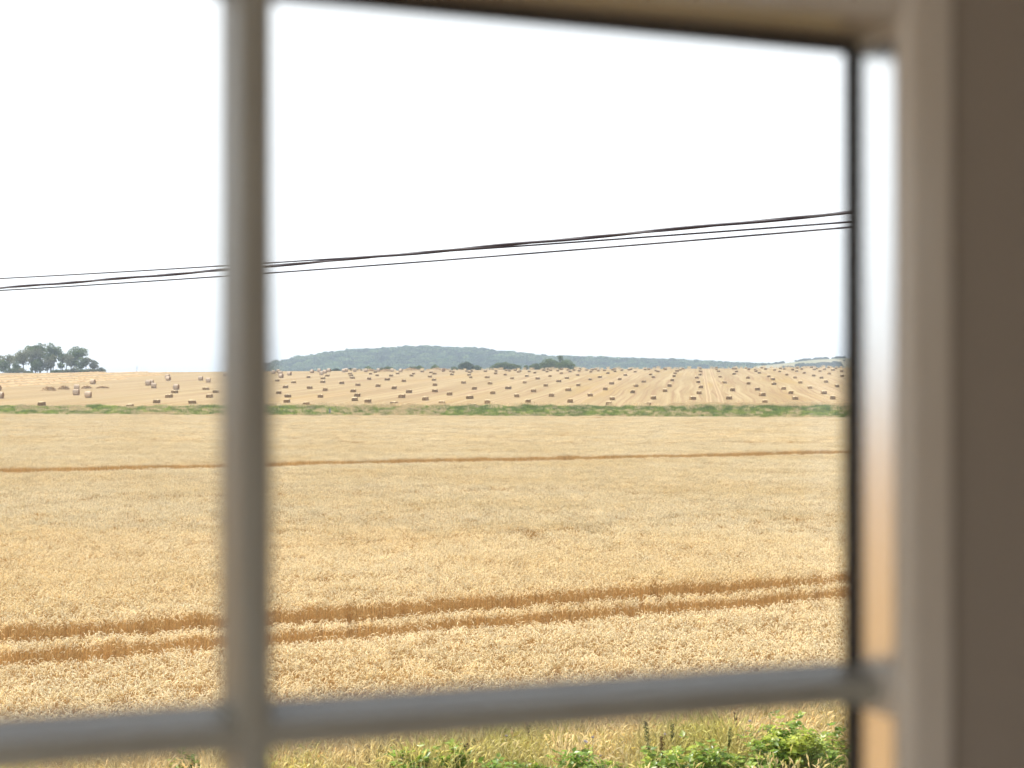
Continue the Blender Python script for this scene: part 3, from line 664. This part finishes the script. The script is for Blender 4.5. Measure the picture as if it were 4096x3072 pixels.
for k, (px, d, w, h, kind, lab) in enumerate(((50, 640, 6.5, 2.3, 'light', 'pale rounded shrub under the trees next to the picture edge'), (84, 640, 3.6, 2.4, 'olive', 'upright olive shrub beside the pale rounded one'),
    (112, 641, 4.5, .9, 'light', 'low pale shrub at the foot of the long trunks'), (228, 640, 5.2, 1.5, 'light', 'low pale shrub under the slender two trunk tree'), (265, 640, 6.0, 1.6, 'olive', 'low olive shrub under the sky gap'),
    (299, 640, 3.3, 2.6, 'grey', 'round grey shrub in front of the forked tree'), (330, 640, 5.0, 1.6, 'light', 'pale shrub under the sloping end of the clump'), (364, 640, 6.0, 1.7, 'olive', 'long olive shrub under the last small tree'),
    (402, 642, 4.0, 2.3, 'grey', 'grey shrub tapering down to the open skyline'))):
    bush('shrub', lab, 'shrub', wx(px, d), d, w * 1.15, h * 1.12, kind, 450 + k, SG)

# small bare dead tree on the skyline
mb = MB(); mb.tube([(0, 0, 0), (.05, 0, 1.6), (-.1, 0, 2.4), (-.6, 0, 3.3)], [.09, .07, .05, .015], 5); mb.tube([(.05, 0, 1.5), (.35, 0, 2.4), (.6, 0, 3.2)], [.06, .04, .012], 5); mb.tube([(0, 0, 2.2), (.12, 0, 3.0)], [.04, .01], 5)
o = mb.build('dead_tree', M_bark); o.location = (wx(547, 650), 650, plant_on(wx(547, 650), 650)); tag(o, 'tiny bare forked tree alone on the open skyline', 'tree')

BG = 'bushes along the brow of the stubble field'
for k, (px, d, w, h, kind, lab) in enumerate((
    (1343, 648, 5.0, 1.3, 'night', 'low dark hedge piece beside the group of four round bales'), (1402, 648, 2.6, 1.5, 'night', 'short dark hedge piece between round bales'), (1436, 648, 2.6, 1.4, 'night', 'short dark hedge end past a lone round bale'),
    (1474, 648, 3.0, 2.6, 'green', 'small green bush behind the tall pale round bale'), (1526, 648, 2.2, 1.8, 'olive', 'small olive bush beside a pale round bale'), (1551, 648, 2.9, 2.3, 'dark', 'dark bush behind the last upright round bale'), (1565, 650, 1.7, 2.2, 'green', 'small green bush joined to the dark bush'),
    (1648, 648, 4.0, 2.3, 'olive', 'loose olive bush joined to a greener one'), (1676, 649, 4.2, 2.7, 'green', 'fuller green bush joined to the loose olive one'), (1740, 648, 3.3, 3.1, 'green', 'small round green bush standing alone'),
    (1818, 648, 3.0, 2.2, 'dark', 'small scrubby dark bush before the large dark dome'), (1864, 648, 6.2, 4.4, 'night', 'large dark dome shaped bush'), (1905, 648, 4.4, 2.9, 'dark', 'loose bush trailing down from the dark dome'),
    (2022, 648, 15.2, 4.1, 'dark', 'very wide dark hedge like bush in the middle of the brow'), (2104, 648, 1.6, 2.7, 'dark', 'tiny dark bush standing by itself past the wide one'), (2140, 648, 4.9, 3.1, 'light', 'rounded yellow green bush in front of the tallest thicket'),
    (2196, 655, 8.8, 6.3, 'light', 'tallest light green bushy thicket on the brow'), (2262, 652, 9.0, 5.0, 'green', 'dark green rounded thicket joined to the tallest one'))):
    bush('bush', lab, 'bush', wx(px, d), d, w, h, kind, 500 + k, BG, dens=150 if h < 4 else 130, leaf=.40)
tree('tree', 'small tree top poking out above the green thicket', 'tree', wx(2241, 658), 658, 7.0, 1.6, 'dark', 540, low=.45, dens=70, leaf=.5, nb=6)
# ------------------------------------------------------------------ far woods and scrub (stuff), a bird
M_wood = mat('far woodland foliage', (.055, .105, .028), .7, .2, trans=.3, var=(.13, .175, .055), noise=[((.012, .012, .012), 4, .42, .6), ((.06, .06, .06), 2, .5, .7)], inst=.6, island=.4)
M_scrub = mat('hillside scrub', (.07, .09, .035), .7, .2, trans=.15, var=(.07, .085, .03), noise=[((.02, .02, .02), 2, .4, .6)], inst=.3)
def crown_template(name, seed, m):
    g = np.random.default_rng(seed); bl = [(0, 0, .55, .42, .42, .40)]
    for k in range(7):
        a = k * .9 + g.uniform(-.3, .3); bl.append((math.cos(a) * .28, math.sin(a) * .28, g.uniform(.35, .75), .25, .25, .22))
    P = crown_points(g, bl, 700); P[:, 2] = np.maximum(P[:, 2], .04)
    V, F = leaf_cards(g, P, .19); return mesh(name, V, F, m)
def hill_wood():
    g = np.random.default_rng(12); n = 13000
    X = g.uniform(-900, 760, n); Y = 1480 + 700 * g.random(n) ** .8
    keep = (X > -.36 * Y) & (X < .30 * Y) & ~((X * 2000 / Y > 345) & (Y < 1750)); X = X[keep]; Y = Y[keep]; n = len(X)
    s = g.uniform(11, 19, n); s = np.where(Y < 1540, s * 1.15, s)
    return np.stack([X, Y, h_hill(X, Y) - .6], 1), np.stack([np.zeros(n), np.zeros(n), g.uniform(0, 6.283, n)], 1), np.stack([s * .95, s * .95, s], 1), g.integers(0, 4, n)
tag(scatter('woods', *hill_wood(), [crown_template('wood crown', 600 + k, M_wood) for k in range(4)]), 'hazy blue green woodland covering the long hill', 'woodland', kind='stuff')
def hill_scrub():
    g = np.random.default_rng(14); P = []
    def put(n, ang0, ang1, y0, y1, s0, s1, thr=0.0):
        A = g.uniform(ang0, ang1, n); Y = g.uniform(y0, y1, n); X = A * Y; q = vnoise(X / 8, Y / 40, 17) > thr
        for x, y in zip(X[q], Y[q]): P.append((x, y, g.uniform(s0, s1)))
    put(420, .176, .30, 1690, 1706, 1.4, 3.6, .35)                # along the ridge
    put(750, .190, .232, 1440, 1560, 2.5, 4.6, .25)               # long thicket across the slope
    put(120, .186, .206, 1380, 1430, 4.0, 7.0, .2)
    put(260, .20, .31, 1330, 1430, 2.4, 4.2, .58)
    put(90, .222, .30, 1560, 1690, 1.6, 3.4, .70)
    P = np.array(P); n = len(P)
    return np.stack([P[:, 0], P[:, 1], h_down(P[:, 0], P[:, 1]) - .3], 1), np.stack([np.zeros(n), np.zeros(n), g.uniform(0, 6.283, n)], 1), np.stack([P[:, 2] * 1.25, P[:, 2] * 1.25, P[:, 2]], 1), g.integers(0, 3, n)
tag(scatter('scrub', *hill_scrub(), [crown_template('scrub crown', 620 + k, M_scrub) for k in range(3)]), 'dark scrub scattered over the pale grassland hill', 'scrub', kind='stuff')
mb = MB(); mb.tube([(0, -.28, 0), (0, -.1, .02), (0, .12, .02), (0, .3, 0)], [.02, .08, .07, .015], 6)
mb.add([(0, .1, .04), (0, -.1, .04), (.38, -.05, .16), (.75, -.16, .06), (.36, .08, .16)], [(0, 1, 2, 4), (4, 2, 3)]); mb.add([(0, .1, .04), (0, -.1, .04), (-.38, -.05, .16), (-.75, -.16, .06), (-.36, .08, .16)], [(0, 4, 2, 1), (4, 3, 2)])
o = mb.build('bird', mat('dark plumage', (.05, .045, .04), .8, .2)); o.location = (wx(3238, 600), 600, EYE + (1620 - 1419) / 5689 * 600); o.rotation_euler = (0, 0, R(70)); tag(o, 'tiny dark bird flying above the scrubby hill', 'bird')
# ------------------------------------------------------------------ overhead cables
M_cable = mat('black cable sheath', (.022, .013, .024), .55, .4); M_grey = mat('grey cable sheath', (.085, .075, .085), .6, .3)
WG = 'overhead cables crossing the sky'
def wire_pt(t, c): return (-14 + 19.5 * t, 39 - 15.4 * t, EYE + c[0] * t * t + c[1] * t + c[2])
def wire(c, r, m, lab, twist=0.0, ph=0.0):
    mb = MB(); T = np.linspace(-1.6, 2.3, 400 if twist else 110); pts = []
    for t in T:
        p = np.array(wire_pt(t, c))
        if twist: a = t * 38 + ph; p = p + np.array([.62 * math.cos(a), .78 * math.cos(a), math.sin(a)]) * twist
        pts.append(p)
    mb.tube(pts, [r] * len(pts), 6); return mb, m, lab
for c, r, m, lab in (((.208, -.649, 3.470), .017, M_cable, 'thin cable, topmost near the picture edge, crossing under the thick one'), ((.236, -.437, 3.142), .017, M_cable, 'thin cable lowest of the overhead cables')):
    mb, m, lab = wire(c, r, m, lab); tag(mb.build('overhead_cable', m, smooth=True), lab, 'cable', WG)
root = empty('overhead_cable', wire_pt(0, (.182, -.21, 3.212))); tag(root, 'thick twisted black and grey overhead cable', 'cable', WG)
for nm, m, r, ph in (('black_strand', M_cable, .029, 0), ('grey_strand', M_grey, .018, math.pi)):
    mb, m, _ = wire((.182, -.21, 3.212), r, m, '', .012, ph); b = np.array(root.location); mb.v = [tuple(np.array(v) - b) for v in mb.v]; mb.build(nm, m, root, smooth=True)
# ------------------------------------------------------------------ rough verge below the window: dry grass (stuff) and single plants
M_dry = mat('dry verge grass', (.86, .72, .44), .7, .2, trans=.45, var=(.72, .66, .27), noise=[((.7, .7, .7), 3, .45, .62)], island=.28, inst=.15)
M_gr2 = mat('green verge grass', (.38, .46, .09), .6, .3, trans=.5, var=(.66, .60, .2), noise=[((.8, .8, .8), 3, .45, .62)], island=.3)
NT = [blades('dry tuft', 700 + k, 46, .17, .65, 1.12, .005, .5, M_dry, head=.11, seg=4) for k in range(3)] + [blades('green tuft', 720 + k, 40, .16, .3, .75, .010, .7, M_gr2, seg=4) for k in range(2)]
M_bram = mat('bramble leaf', (.22, .33, .055), .35, .5, trans=.45, var=(.50, .54, .09), noise=[((2.2, 2.2, 2.2), 3, .48, .62)], island=.42)
M_cane = mat('bramble cane', (.16, .10, .05), .7, .3)
M_dock = mat('dock seed', (.13, .075, .035), .9, .1, island=.4); M_dockg = mat('green seed spike', (.17, .18, .06), .8, .2, island=.4)
M_flower = mat('pale thistle head', (.62, .56, .60), .8, .2, island=.2)

def leaves3(g, P, size, V, F):
    """pointed, folded leaflets in threes at each point"""
    for p in P:
        az = g.uniform(0, 6.283); tilt = g.uniform(-.5, .5)
        for da, k in ((0, 1.15), (1.25, .95), (-1.25, .95)):
            a = az + da; s = size * k * g.uniform(.75, 1.2); d = np.array([math.cos(a), math.sin(a), tilt + g.normal(0, .25)]); d /= np.linalg.norm(d)
            n = np.array([g.normal(0, .35), g.normal(0, .35), 1.0]); w = np.cross(n, d); w /= np.linalg.norm(w); up = np.cross(d, w)
            b = p + d * size * .15; i = len(V)
            V.extend([b, b + d * s * .38 + w * s * .34 + up * s * .08, b + d * s, b + d * s * .38 - w * s * .34 + up * s * .08, b + d * s * .45 - up * s * .04])
            F.extend([(i, i + 1, i + 4), (i + 1, i + 2, i + 4), (i + 2, i + 3, i + 4), (i + 3, i, i + 4)])

M_sprig = mat('weed leaf', (.36, .46, .07), .5, .3, trans=.5, var=(.62, .60, .14), noise=[((2.5, 2.5, 2.5), 3, .42, .6)], island=.4)
def weed_template(name, seed):
    """a few thin upright stems with many small pointed leaves"""
    g = np.random.default_rng(seed); V = []; F = []
    for _ in range(4):
        b = np.array([g.normal(0, .07), g.normal(0, .07), 0]); t = b + np.array([g.normal(0, .08), g.normal(0, .08), g.uniform(.6, 1.0)]); i = len(V); e = np.array([.003, .002, 0])
        V.extend([b - e, b + e, t]); F.append((i, i + 1, i + 2))
        leaves3(g, [b + (t - b) * q + g.normal(0, .025, 3) for q in g.uniform(.35, 1.0, 9)], .046, V, F)
    return mesh(name, np.array(V), np.array(F), M_sprig)
NT += [weed_template('leafy weed', 740 + k) for k in range(3)]
def near_points():
    g = np.random.default_rng(21); n = 4200
    Y = g.uniform(11.5, 18.4, n); X = g.uniform(-8.5, 7.5, n); edge = 15.9 + .27 * X
    k = (Y < edge + .45) & (X > -.42 * Y - 1) & (X < .32 * Y + 1.5); X, Y, edge = X[k], Y[k], edge[k]; n = len(X)
    far = (edge - Y) < .9
    green = g.random(n) < np.where(far, .10, np.where(X > .5, .85, .55)) * (.5 + vnoise(X / 1.3, Y / 1.3, 27))
    weed = g.random(n) < np.where(far, .05, np.where(X > .5, .40, .24)) * (.4 + 1.2 * vnoise(X / .9, Y / .9, 29))
    s = g.uniform(.75, 1.12, n) * np.where(far, .95, .86)
    return np.stack([X, Y, h_wheat(X, Y)], 1), np.stack([g.normal(0, .1, n), g.normal(0, .1, n), g.uniform(0, 6.283, n)], 1), np.stack([s, s, s], 1), np.where(weed, g.integers(5, 8, n), np.where(green, g.integers(3, 5, n), g.integers(0, 3, n)))
tag(scatter('verge_grass', *near_points(), NT), 'tall dry grass along the near edge of the wheat', 'grass', kind='stuff')

def bramble(lab, x, y, w, h, n, seed, group='brambles on the verge below the window', leaf=.075):
    g = np.random.default_rng(seed); root = empty('bramble', (x, y, float(h_wheat(x, y)) - .02)); tag(root, lab, 'bramble', group)
    V = []; F = []; st = MB(); P = []
    for k in range(max(7, int(n / 60))):
        a = g.uniform(0, 6.283); r = w / 2 * math.sqrt(g.random()); e = np.array([math.cos(a) * r, math.sin(a) * r * .7, h * (1 - .55 * (r / (w / 2)) ** 2) * g.uniform(.72, 1.08)])
        b = np.array([e[0] * .35, e[1] * .35, 0.]); mid = (b + e) / 2 + np.array([0, 0, h * .28]); pts = [b, (b + mid) / 2 + (0, 0, .03), mid, (mid + e) / 2 + (0, 0, .05), e]
        st.tube(pts, [.007, .006, .005, .004, .002], 5)
        m = max(4, int(n / max(7, int(n / 60))))
        for _ in range(m):
            t = g.random() ** .7 * 3.999; i = int(t); q = np.array(pts[i]) * (1 - (t - i)) + np.array(pts[i + 1]) * (t - i); P.append(q + g.normal(0, .075, 3) * (1, 1, .7))
    leaves3(g, P, leaf, V, F)
    obj('leaves', mesh('leaves', np.array(V), np.array(F), M_bram), root); st.build('canes', M_cane, root)
    return root

def at(px, py, d):
    return (px - 2048) / 5689 * d, d, EYE + (1620 - py) / 5689 * d
for k, (px, py, d, w, n, lab) in enumerate(((3130, 2890, 15.4, 1.30, 1300, 'largest leafy bramble mound, by the frame corner'), (3075, 2835, 15.9, .30, 70, 'single tall bramble shoot rising out of the largest mound'), (2800, 2962, 14.9, 1.0, 560, 'bramble patch beside the largest mound'),
     (2570, 2975, 14.8, .9, 420, 'yellow green bramble patch between two seed spikes'), (2290, 2965, 14.8, 1.0, 480, 'broad leafed bramble patch under the middle of the lower glazing bar'), (2090, 2965, 15.0, .6, 200, 'small bramble sprig beside the broad leafed patch'),
     (1850, 2975, 15.0, .8, 260, 'leafy bramble sprig beside a dark seed spike'), (1640, 3000, 14.8, .7, 200, 'sparse bramble sprig in the dry grass'), (740, 3010, 14.5, .6, 160, 'bramble sprig on the near side of the vertical glazing bar'), (3335, 2865, 15.8, .5, 240, 'thin upright bramble against the window frame'), (3240, 2915, 15.0, .9, 500, 'dense bramble mass between the largest mound and the frame'), (2950, 2950, 14.9, .8, 380, 'bramble patch in front of the tall dark seed spike'), (2690, 2985, 14.6, .7, 260, 'low bramble patch in front of the tall green seed spike'),
     (2430, 2985, 14.7, .7, 260, 'low bramble sprig between two broad bramble patches'), (1975, 2995, 14.7, .6, 180, 'low bramble sprig under the slim green seed spike'), (1545, 3010, 14.6, .5, 130, 'bramble sprig next to the thick green seed spike'), (1270, 3020, 14.6, .5, 130, 'bramble sprig just past the vertical glazing bar'))):
    x, y, zt = at(px, py, d); bramble(lab, x, y, w, zt - float(h_wheat(x, y)), n, 800 + k)

def seed_spike(lab, px, py, d, ln, dark, seed, base_leaf=True):
    x, y, zt = at(px, py, d); z0 = float(h_wheat(x, y)); h = zt - z0; g = np.random.default_rng(seed)
    root = empty('dock_plant', (x, y, z0)); tag(root, lab, 'weed', 'seeding weeds on the verge')
    lean = g.normal(0, .05); st = MB(); st.tube([(0, 0, 0), (lean * .5 * h, 0, h * .5), (lean * h, 0, h)], [.006, .005, .002], 5); st.build('stem', M_dockg if not dark else M_cane, root)
    V = []; F = []; n = int(ln * 900)
    for _ in range(n):
        t = g.random(); zz = h - ln * t; r = (.008 + .020 * math.sin(math.pi * min(1, t + .12))) * g.random() ** .4; a = g.uniform(0, 6.283); c = np.array([lean * zz + r * math.cos(a), r * math.sin(a), zz])
        q = g.normal(0, 1, (3, 3)) * .006; i = len(V); V.extend([c + q[0], c + q[1], c + q[2], c - q[0]]); F.append((i, i + 1, i + 2, i + 3))
    obj('seed_head', mesh('seed head', np.array(V), np.array(F), M_dock if dark else M_dockg), root)
    if base_leaf:
        V = []; F = []; leaves3(g, [np.array([lean * zz, 0, zz]) for zz in np.linspace(.15 * h, .6 * h, 5)], .09, V, F); obj('leaves', mesh('leaves', np.array(V), np.array(F), M_bram), root)
for k, (px, py, d, ln, dark, lab) in enumerate(((1450, 2985, 15.2, .30, True, 'dark brown seed spike, first past the vertical glazing bar'), (1500, 2978, 15.0, .34, False, 'thick green seed spike beside the dark brown one'), (1692, 3000, 14.8, .24, False, 'short green seed spike in the dry grass'),
     (1838, 2968, 15.2, .18, True, 'small dark seed spike above a bramble sprig'), (1906, 2955, 15.6, .28, False, 'slim green seed spike beside a small dark one'), (2140, 2900, 16.2, .16, False, 'green seed spike tip close under the lower glazing bar'),
     (2634, 2884, 15.4, .42, False, 'tall green seed spike midway to the large bramble'), (2694, 2892, 15.6, .20, False, 'shorter green seed spike next to the tall one'), (2651, 2945, 14.9, .20, True, 'brown seed spike below the tall green one'), (2890, 2910, 15.3, .2, False, 'green seed spike near the large bramble mound'),
     (2966, 2850, 16.2, .34, True, 'tall dark seed spike before the large bramble mound'))):
    seed_spike(lab, px, py, d, ln, dark, 850 + k)
def thistle(lab, px, py, d, seed):
    x, y, zt = at(px, py, d); z0 = float(h_wheat(x, y)); h = zt - z0; g = np.random.default_rng(seed); root = empty('thistle', (x, y, z0)); tag(root, lab, 'thistle', 'pale flowering thistles on the verge')
    st = MB(); V = []; F = []
    st.tube([(0, 0, 0), (.01, 0, h * .6), (0, 0, h)], [.006, .005, .003], 5); tips = [np.array([0, 0, h])]
    for _ in range(4):
        a = g.uniform(0, 6.283); e = np.array([math.cos(a) * .09, math.sin(a) * .09, h * g.uniform(.8, .97)]); st.tube([(0, 0, h * .62), e * .6 + np.array([0, 0, h * .3]), e], [.004, .003, .002], 5); tips.append(e)
    st.build('stem', M_dockg, root)
    for e in tips:
        for _ in range(26):
            v = g.normal(0, 1, 3); v /= np.linalg.norm(v); v[2] = abs(v[2]); s = np.cross(v, g.normal(0, 1, 3)) * .004; i = len(V); V.extend([e - s, e + s, e + v * .018 + s, e + v * .018 - s]); F.append((i, i + 1, i + 2, i + 3))
    obj('flower_heads', mesh('flower heads', np.array(V), np.array(F), M_flower), root)
for k, (px, py, d, lab) in enumerate(((1400, 3010, 15.0, 'thistle nearest the vertical glazing bar'), (1610, 3020, 14.9, 'thistle beside the short green seed spike'), (2025, 2945, 15.6, 'thistle beneath the middle of the lower glazing bar'), (2370, 2950, 15.2, 'thistle with white heads near the broad leafed brambles'), (2690, 2905, 15.8, 'thistle behind the tall green seed spike'), (3000, 2885, 16.0, 'thistle close to the tall dark seed spike'))):
    thistle(lab, px, py, d, 880 + k)
# ------------------------------------------------------------------ the window and the room wall it sits in (s along the wall, w outwards, z up)
D = 0.70; YAW = R(19)
n_out = Vector((-math.sin(YAW), math.cos(YAW), 0)); t_al = Vector((math.cos(YAW), math.sin(YAW), 0))
SILL = -0.74 * D - 0.02
win = empty('window', Vector((0, 0, EYE + SILL)) + n_out * D, YAW)
tag(win, 'white painted window with slim glazing bars, seen from inside', 'window')
M_paint = mat('white gloss paint', (.90, .86, .80), .30, .5, var=(.84, .78, .70), noise=[((14, 14, 5), 4, .45, .65)], bump=(60, .05, .001))
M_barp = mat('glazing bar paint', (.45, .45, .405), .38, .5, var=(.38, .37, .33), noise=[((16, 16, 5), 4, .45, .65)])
M_gask = mat('black rubber gasket', (.055, .052, .052), .6, .3)
M_glass = bpy.data.materials.new('window glass'); M_glass.use_nodes = True
_t = M_glass.node_tree; _t.nodes.clear(); _o = _t.nodes.new('ShaderNodeOutputMaterial'); _tr = _t.nodes.new('ShaderNodeBsdfTransparent'); _gl = _t.nodes.new('ShaderNodeBsdfGlossy')
_gl.inputs['Roughness'].default_value = 0.0; _tr.inputs['Color'].default_value = (.97, .98, .975, 1); _mx = _t.nodes.new('ShaderNodeMixShader'); _fr = _t.nodes.new('ShaderNodeFresnel'); _fr.inputs['IOR'].default_value = 1.35
_t.links.new(_fr.outputs[0], _mx.inputs[0]); _t.links.new(_tr.outputs[0], _mx.inputs[1]); _t.links.new(_gl.outputs[0], _mx.inputs[2]); _t.links.new(_mx.outputs[0], _o.inputs['Surface'])

S = [-.827 * D, -.340 * D, .147 * D, .634 * D]; Z = [-.74 * D - SILL, -.2247 * D + .0016 - SILL, .2925 * D - SILL]
FW = .0735 * D; BW = .0487 * D; ST = .046 * D           # sash depth and bar depth into the room, stile face width
def stile_prof(sgn):
    # (across, depth): rebate edge at 0, face to ST, chamfer on the opening side
    return [(.022 * sgn, .03), (0, .004), (0, -FW + .005), (.006 * sgn, -FW), (ST * sgn, -FW), (ST * sgn, .03)]
z0, z1 = Z[0] - ST, Z[-1] + ST
for sgn, s in ((1, S[3]), (-1, S[0])):
    mb = MB(); mb.prism([(a, b) for a, b in stile_prof(sgn)], (s, 0, z0), (s, 0, z1), (1, 0, 0), (0, 1, 0)); mb.build('stile', M_paint, win, bevel=.003)
for sgn, z in ((1, Z[-1]), (-1, Z[0])):
    mb = MB(); mb.prism([(a, b) for a, b in stile_prof(sgn)], (S[0] + .0005, 0, z), (S[3] - .0005, 0, z), (0, 0, 1), (0, 1, 0)); mb.build('rail', M_paint, win, bevel=.003)
hw = .0118
barp = [(-hw, -.004), (-hw, -BW * .30), (-hw * .80, -BW * .62), (-hw * .62, -BW), (hw * .62, -BW), (hw * .80, -BW * .62), (hw, -BW * .30), (hw, -.004)]
barx = [(-hw, .004), (-hw * .7, .022), (hw * .7, .022), (hw, .004)]
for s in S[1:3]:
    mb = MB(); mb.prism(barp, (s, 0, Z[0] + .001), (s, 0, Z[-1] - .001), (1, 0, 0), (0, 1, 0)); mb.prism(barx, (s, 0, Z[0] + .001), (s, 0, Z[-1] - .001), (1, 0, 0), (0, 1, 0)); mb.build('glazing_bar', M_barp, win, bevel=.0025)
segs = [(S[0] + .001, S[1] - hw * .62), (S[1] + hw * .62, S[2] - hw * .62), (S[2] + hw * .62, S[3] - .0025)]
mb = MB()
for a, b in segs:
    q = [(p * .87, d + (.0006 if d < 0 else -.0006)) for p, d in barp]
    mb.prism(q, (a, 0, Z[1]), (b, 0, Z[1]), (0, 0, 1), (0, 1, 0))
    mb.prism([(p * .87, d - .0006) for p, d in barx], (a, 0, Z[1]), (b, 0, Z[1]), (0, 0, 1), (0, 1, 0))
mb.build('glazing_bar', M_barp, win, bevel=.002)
for i in range(3):
    for j in range(2):
        a, b, c, d = S[i], S[i + 1], Z[j], Z[j + 1]; g_ = .0065
        mb = MB(); mb.box((a + .001, -.002, c + .001), (b - .001, .002, d - .001)); mb.build('pane', M_glass, win)
mb = MB()
for s, k in ((S[0], 1), (S[3], -1)): mb.box((min(s, s + k * .0062), -.008, Z[0] + .0002), (max(s, s + k * .0062), -.0025, Z[-1] - .0002))
for z, k in ((Z[0], 1), (Z[-1], -1)): mb.box((S[0] + .0078, -.0078, min(z, z + k * .0075)), (S[3] - .0078, -.0027, max(z, z + k * .0075)))
mb.build('gasket', M_gask, win)
# mirror strips added along the sash sides to reflect the bright view outside
M_mirror = mat('mirror strip metal', (.86, .86, .85), .24, .5); M_mirror.node_tree.nodes['Principled BSDF'].inputs['Metallic'].default_value = 1.0
mb = MB()
for s, k in ((S[0], 1), (S[3], -1)):
    for za, zb in ((Z[0] + .002, Z[1] - hw - .001), (Z[1] + hw + .001, Z[2] - .008)):
        mb.box((min(s, s + k * .0012), -FW + .007, za), (max(s, s + k * .0012), -.0085, zb))
mb.build('added_mirror_strip', M_mirror, win)

# the room: window wall, other walls, floor, ceiling, eaves; open gap behind the viewer, added to let skylight in
house = empty('house', Vector((0, 0, 0)) + n_out * D, YAW); tag(house, 'taupe plastered house wall around the window, with its room', 'house wall')
M_wall = mat('taupe wall paint', (.46, .41, .36), .85, .2, bump=(30, .08, .002)); M_room = mat('pale room paint', (.80, .76, .70), .85, .2); M_floor = mat('oak boards', (.58, .50, .40), .5, .4); M_roof = mat('roof slate', (.12, .12, .13), .8, .3)
fl, ce = EYE - 1.5, EYE + 0.95
x0, x1, yb = -4.0, 2.6, -1.82
wa, wb = -FW + .008, .031                                # window wall from room face to outside face
ox0, ox1, oz0, oz1 = S[0] - ST - .002, S[3] + ST + .002, z0 + EYE + SILL - .002, z1 + EYE + SILL + .002
mb = MB(); mb.box((x0, wa, 0), (ox0, wb, ce + .1)); mb.box((ox1, wa, 0), (x1, wb, ce + .1)); mb.box((ox0 + .0005, wa + .0005, 0), (ox1 - .0005, wb - .0005, oz0)); mb.box((ox0 + .0005, wa + .0005, oz1), (ox1 - .0005, wb - .0005, ce + .1)); mb.build('wall', M_wall, house)
mb = MB(); mb.box((x1 + .001, yb, 0), (x1 + .2, wb, ce + .1)); mb.box((x0 - .2, yb, 0), (x0 - .001, wb, ce + .1))
mb.box((x0 - .2, yb - .2, 0), (x1 + .2, yb - .001, fl + .02)); mb.box((-.30, yb - .2, fl + .021), (x1 + .2, yb - .002, ce + .1)); mb.box((x0 - .2, yb - .199, fl + 2.4), (-.301, yb - .003, ce + .099)); mb.build('side_walls', M_room, house)
mb = MB(); mb.box((x0, yb, fl - .2), (x1, wa - .001, fl)); mb.build('floor', M_floor, house)
mb = MB(); mb.box((x0, yb, ce), (x1, wa - .001, ce + .09)); mb.build('ceiling', M_room, house)
mb = MB(); mb.prism([(wb + .80, ce - .02), (wb + .80, ce + .10), (-1.2, ce + 1.5), (yb - .5, ce + .25), (yb - .5, ce + .12), (-1.2, ce + 1.35), (wb + .03, ce + .12)], (x0 - .4, 0, 0), (x1 + .4, 0, 0), (0, 1, 0), (0, 0, 1)); mb.build('shade_roof', M_roof, house)  # unseen, with a deep overhang added to keep sun off the window
# ------------------------------------------------------------------ summer haze
HZM = bpy.data.materials.new('haze'); HZM.use_nodes = True; _t = HZM.node_tree; _t.nodes.clear(); _o = _t.nodes.new('ShaderNodeOutputMaterial'); _v = _t.nodes.new('ShaderNodeVolumePrincipled')
_v.inputs['Color'].default_value = (.74, .86, 1.0, 1); _v.inputs['Density'].default_value = .00030; _v.inputs['Anisotropy'].default_value = 0.0; _t.links.new(_v.outputs[0], _o.inputs['Volume'])
mb = MB(); mb.box((-5200, -80, -1.7), (5200, 5800, 112)); tag(mb.build('haze', HZM), 'thin summer haze over the fields', 'haze', kind='stuff')
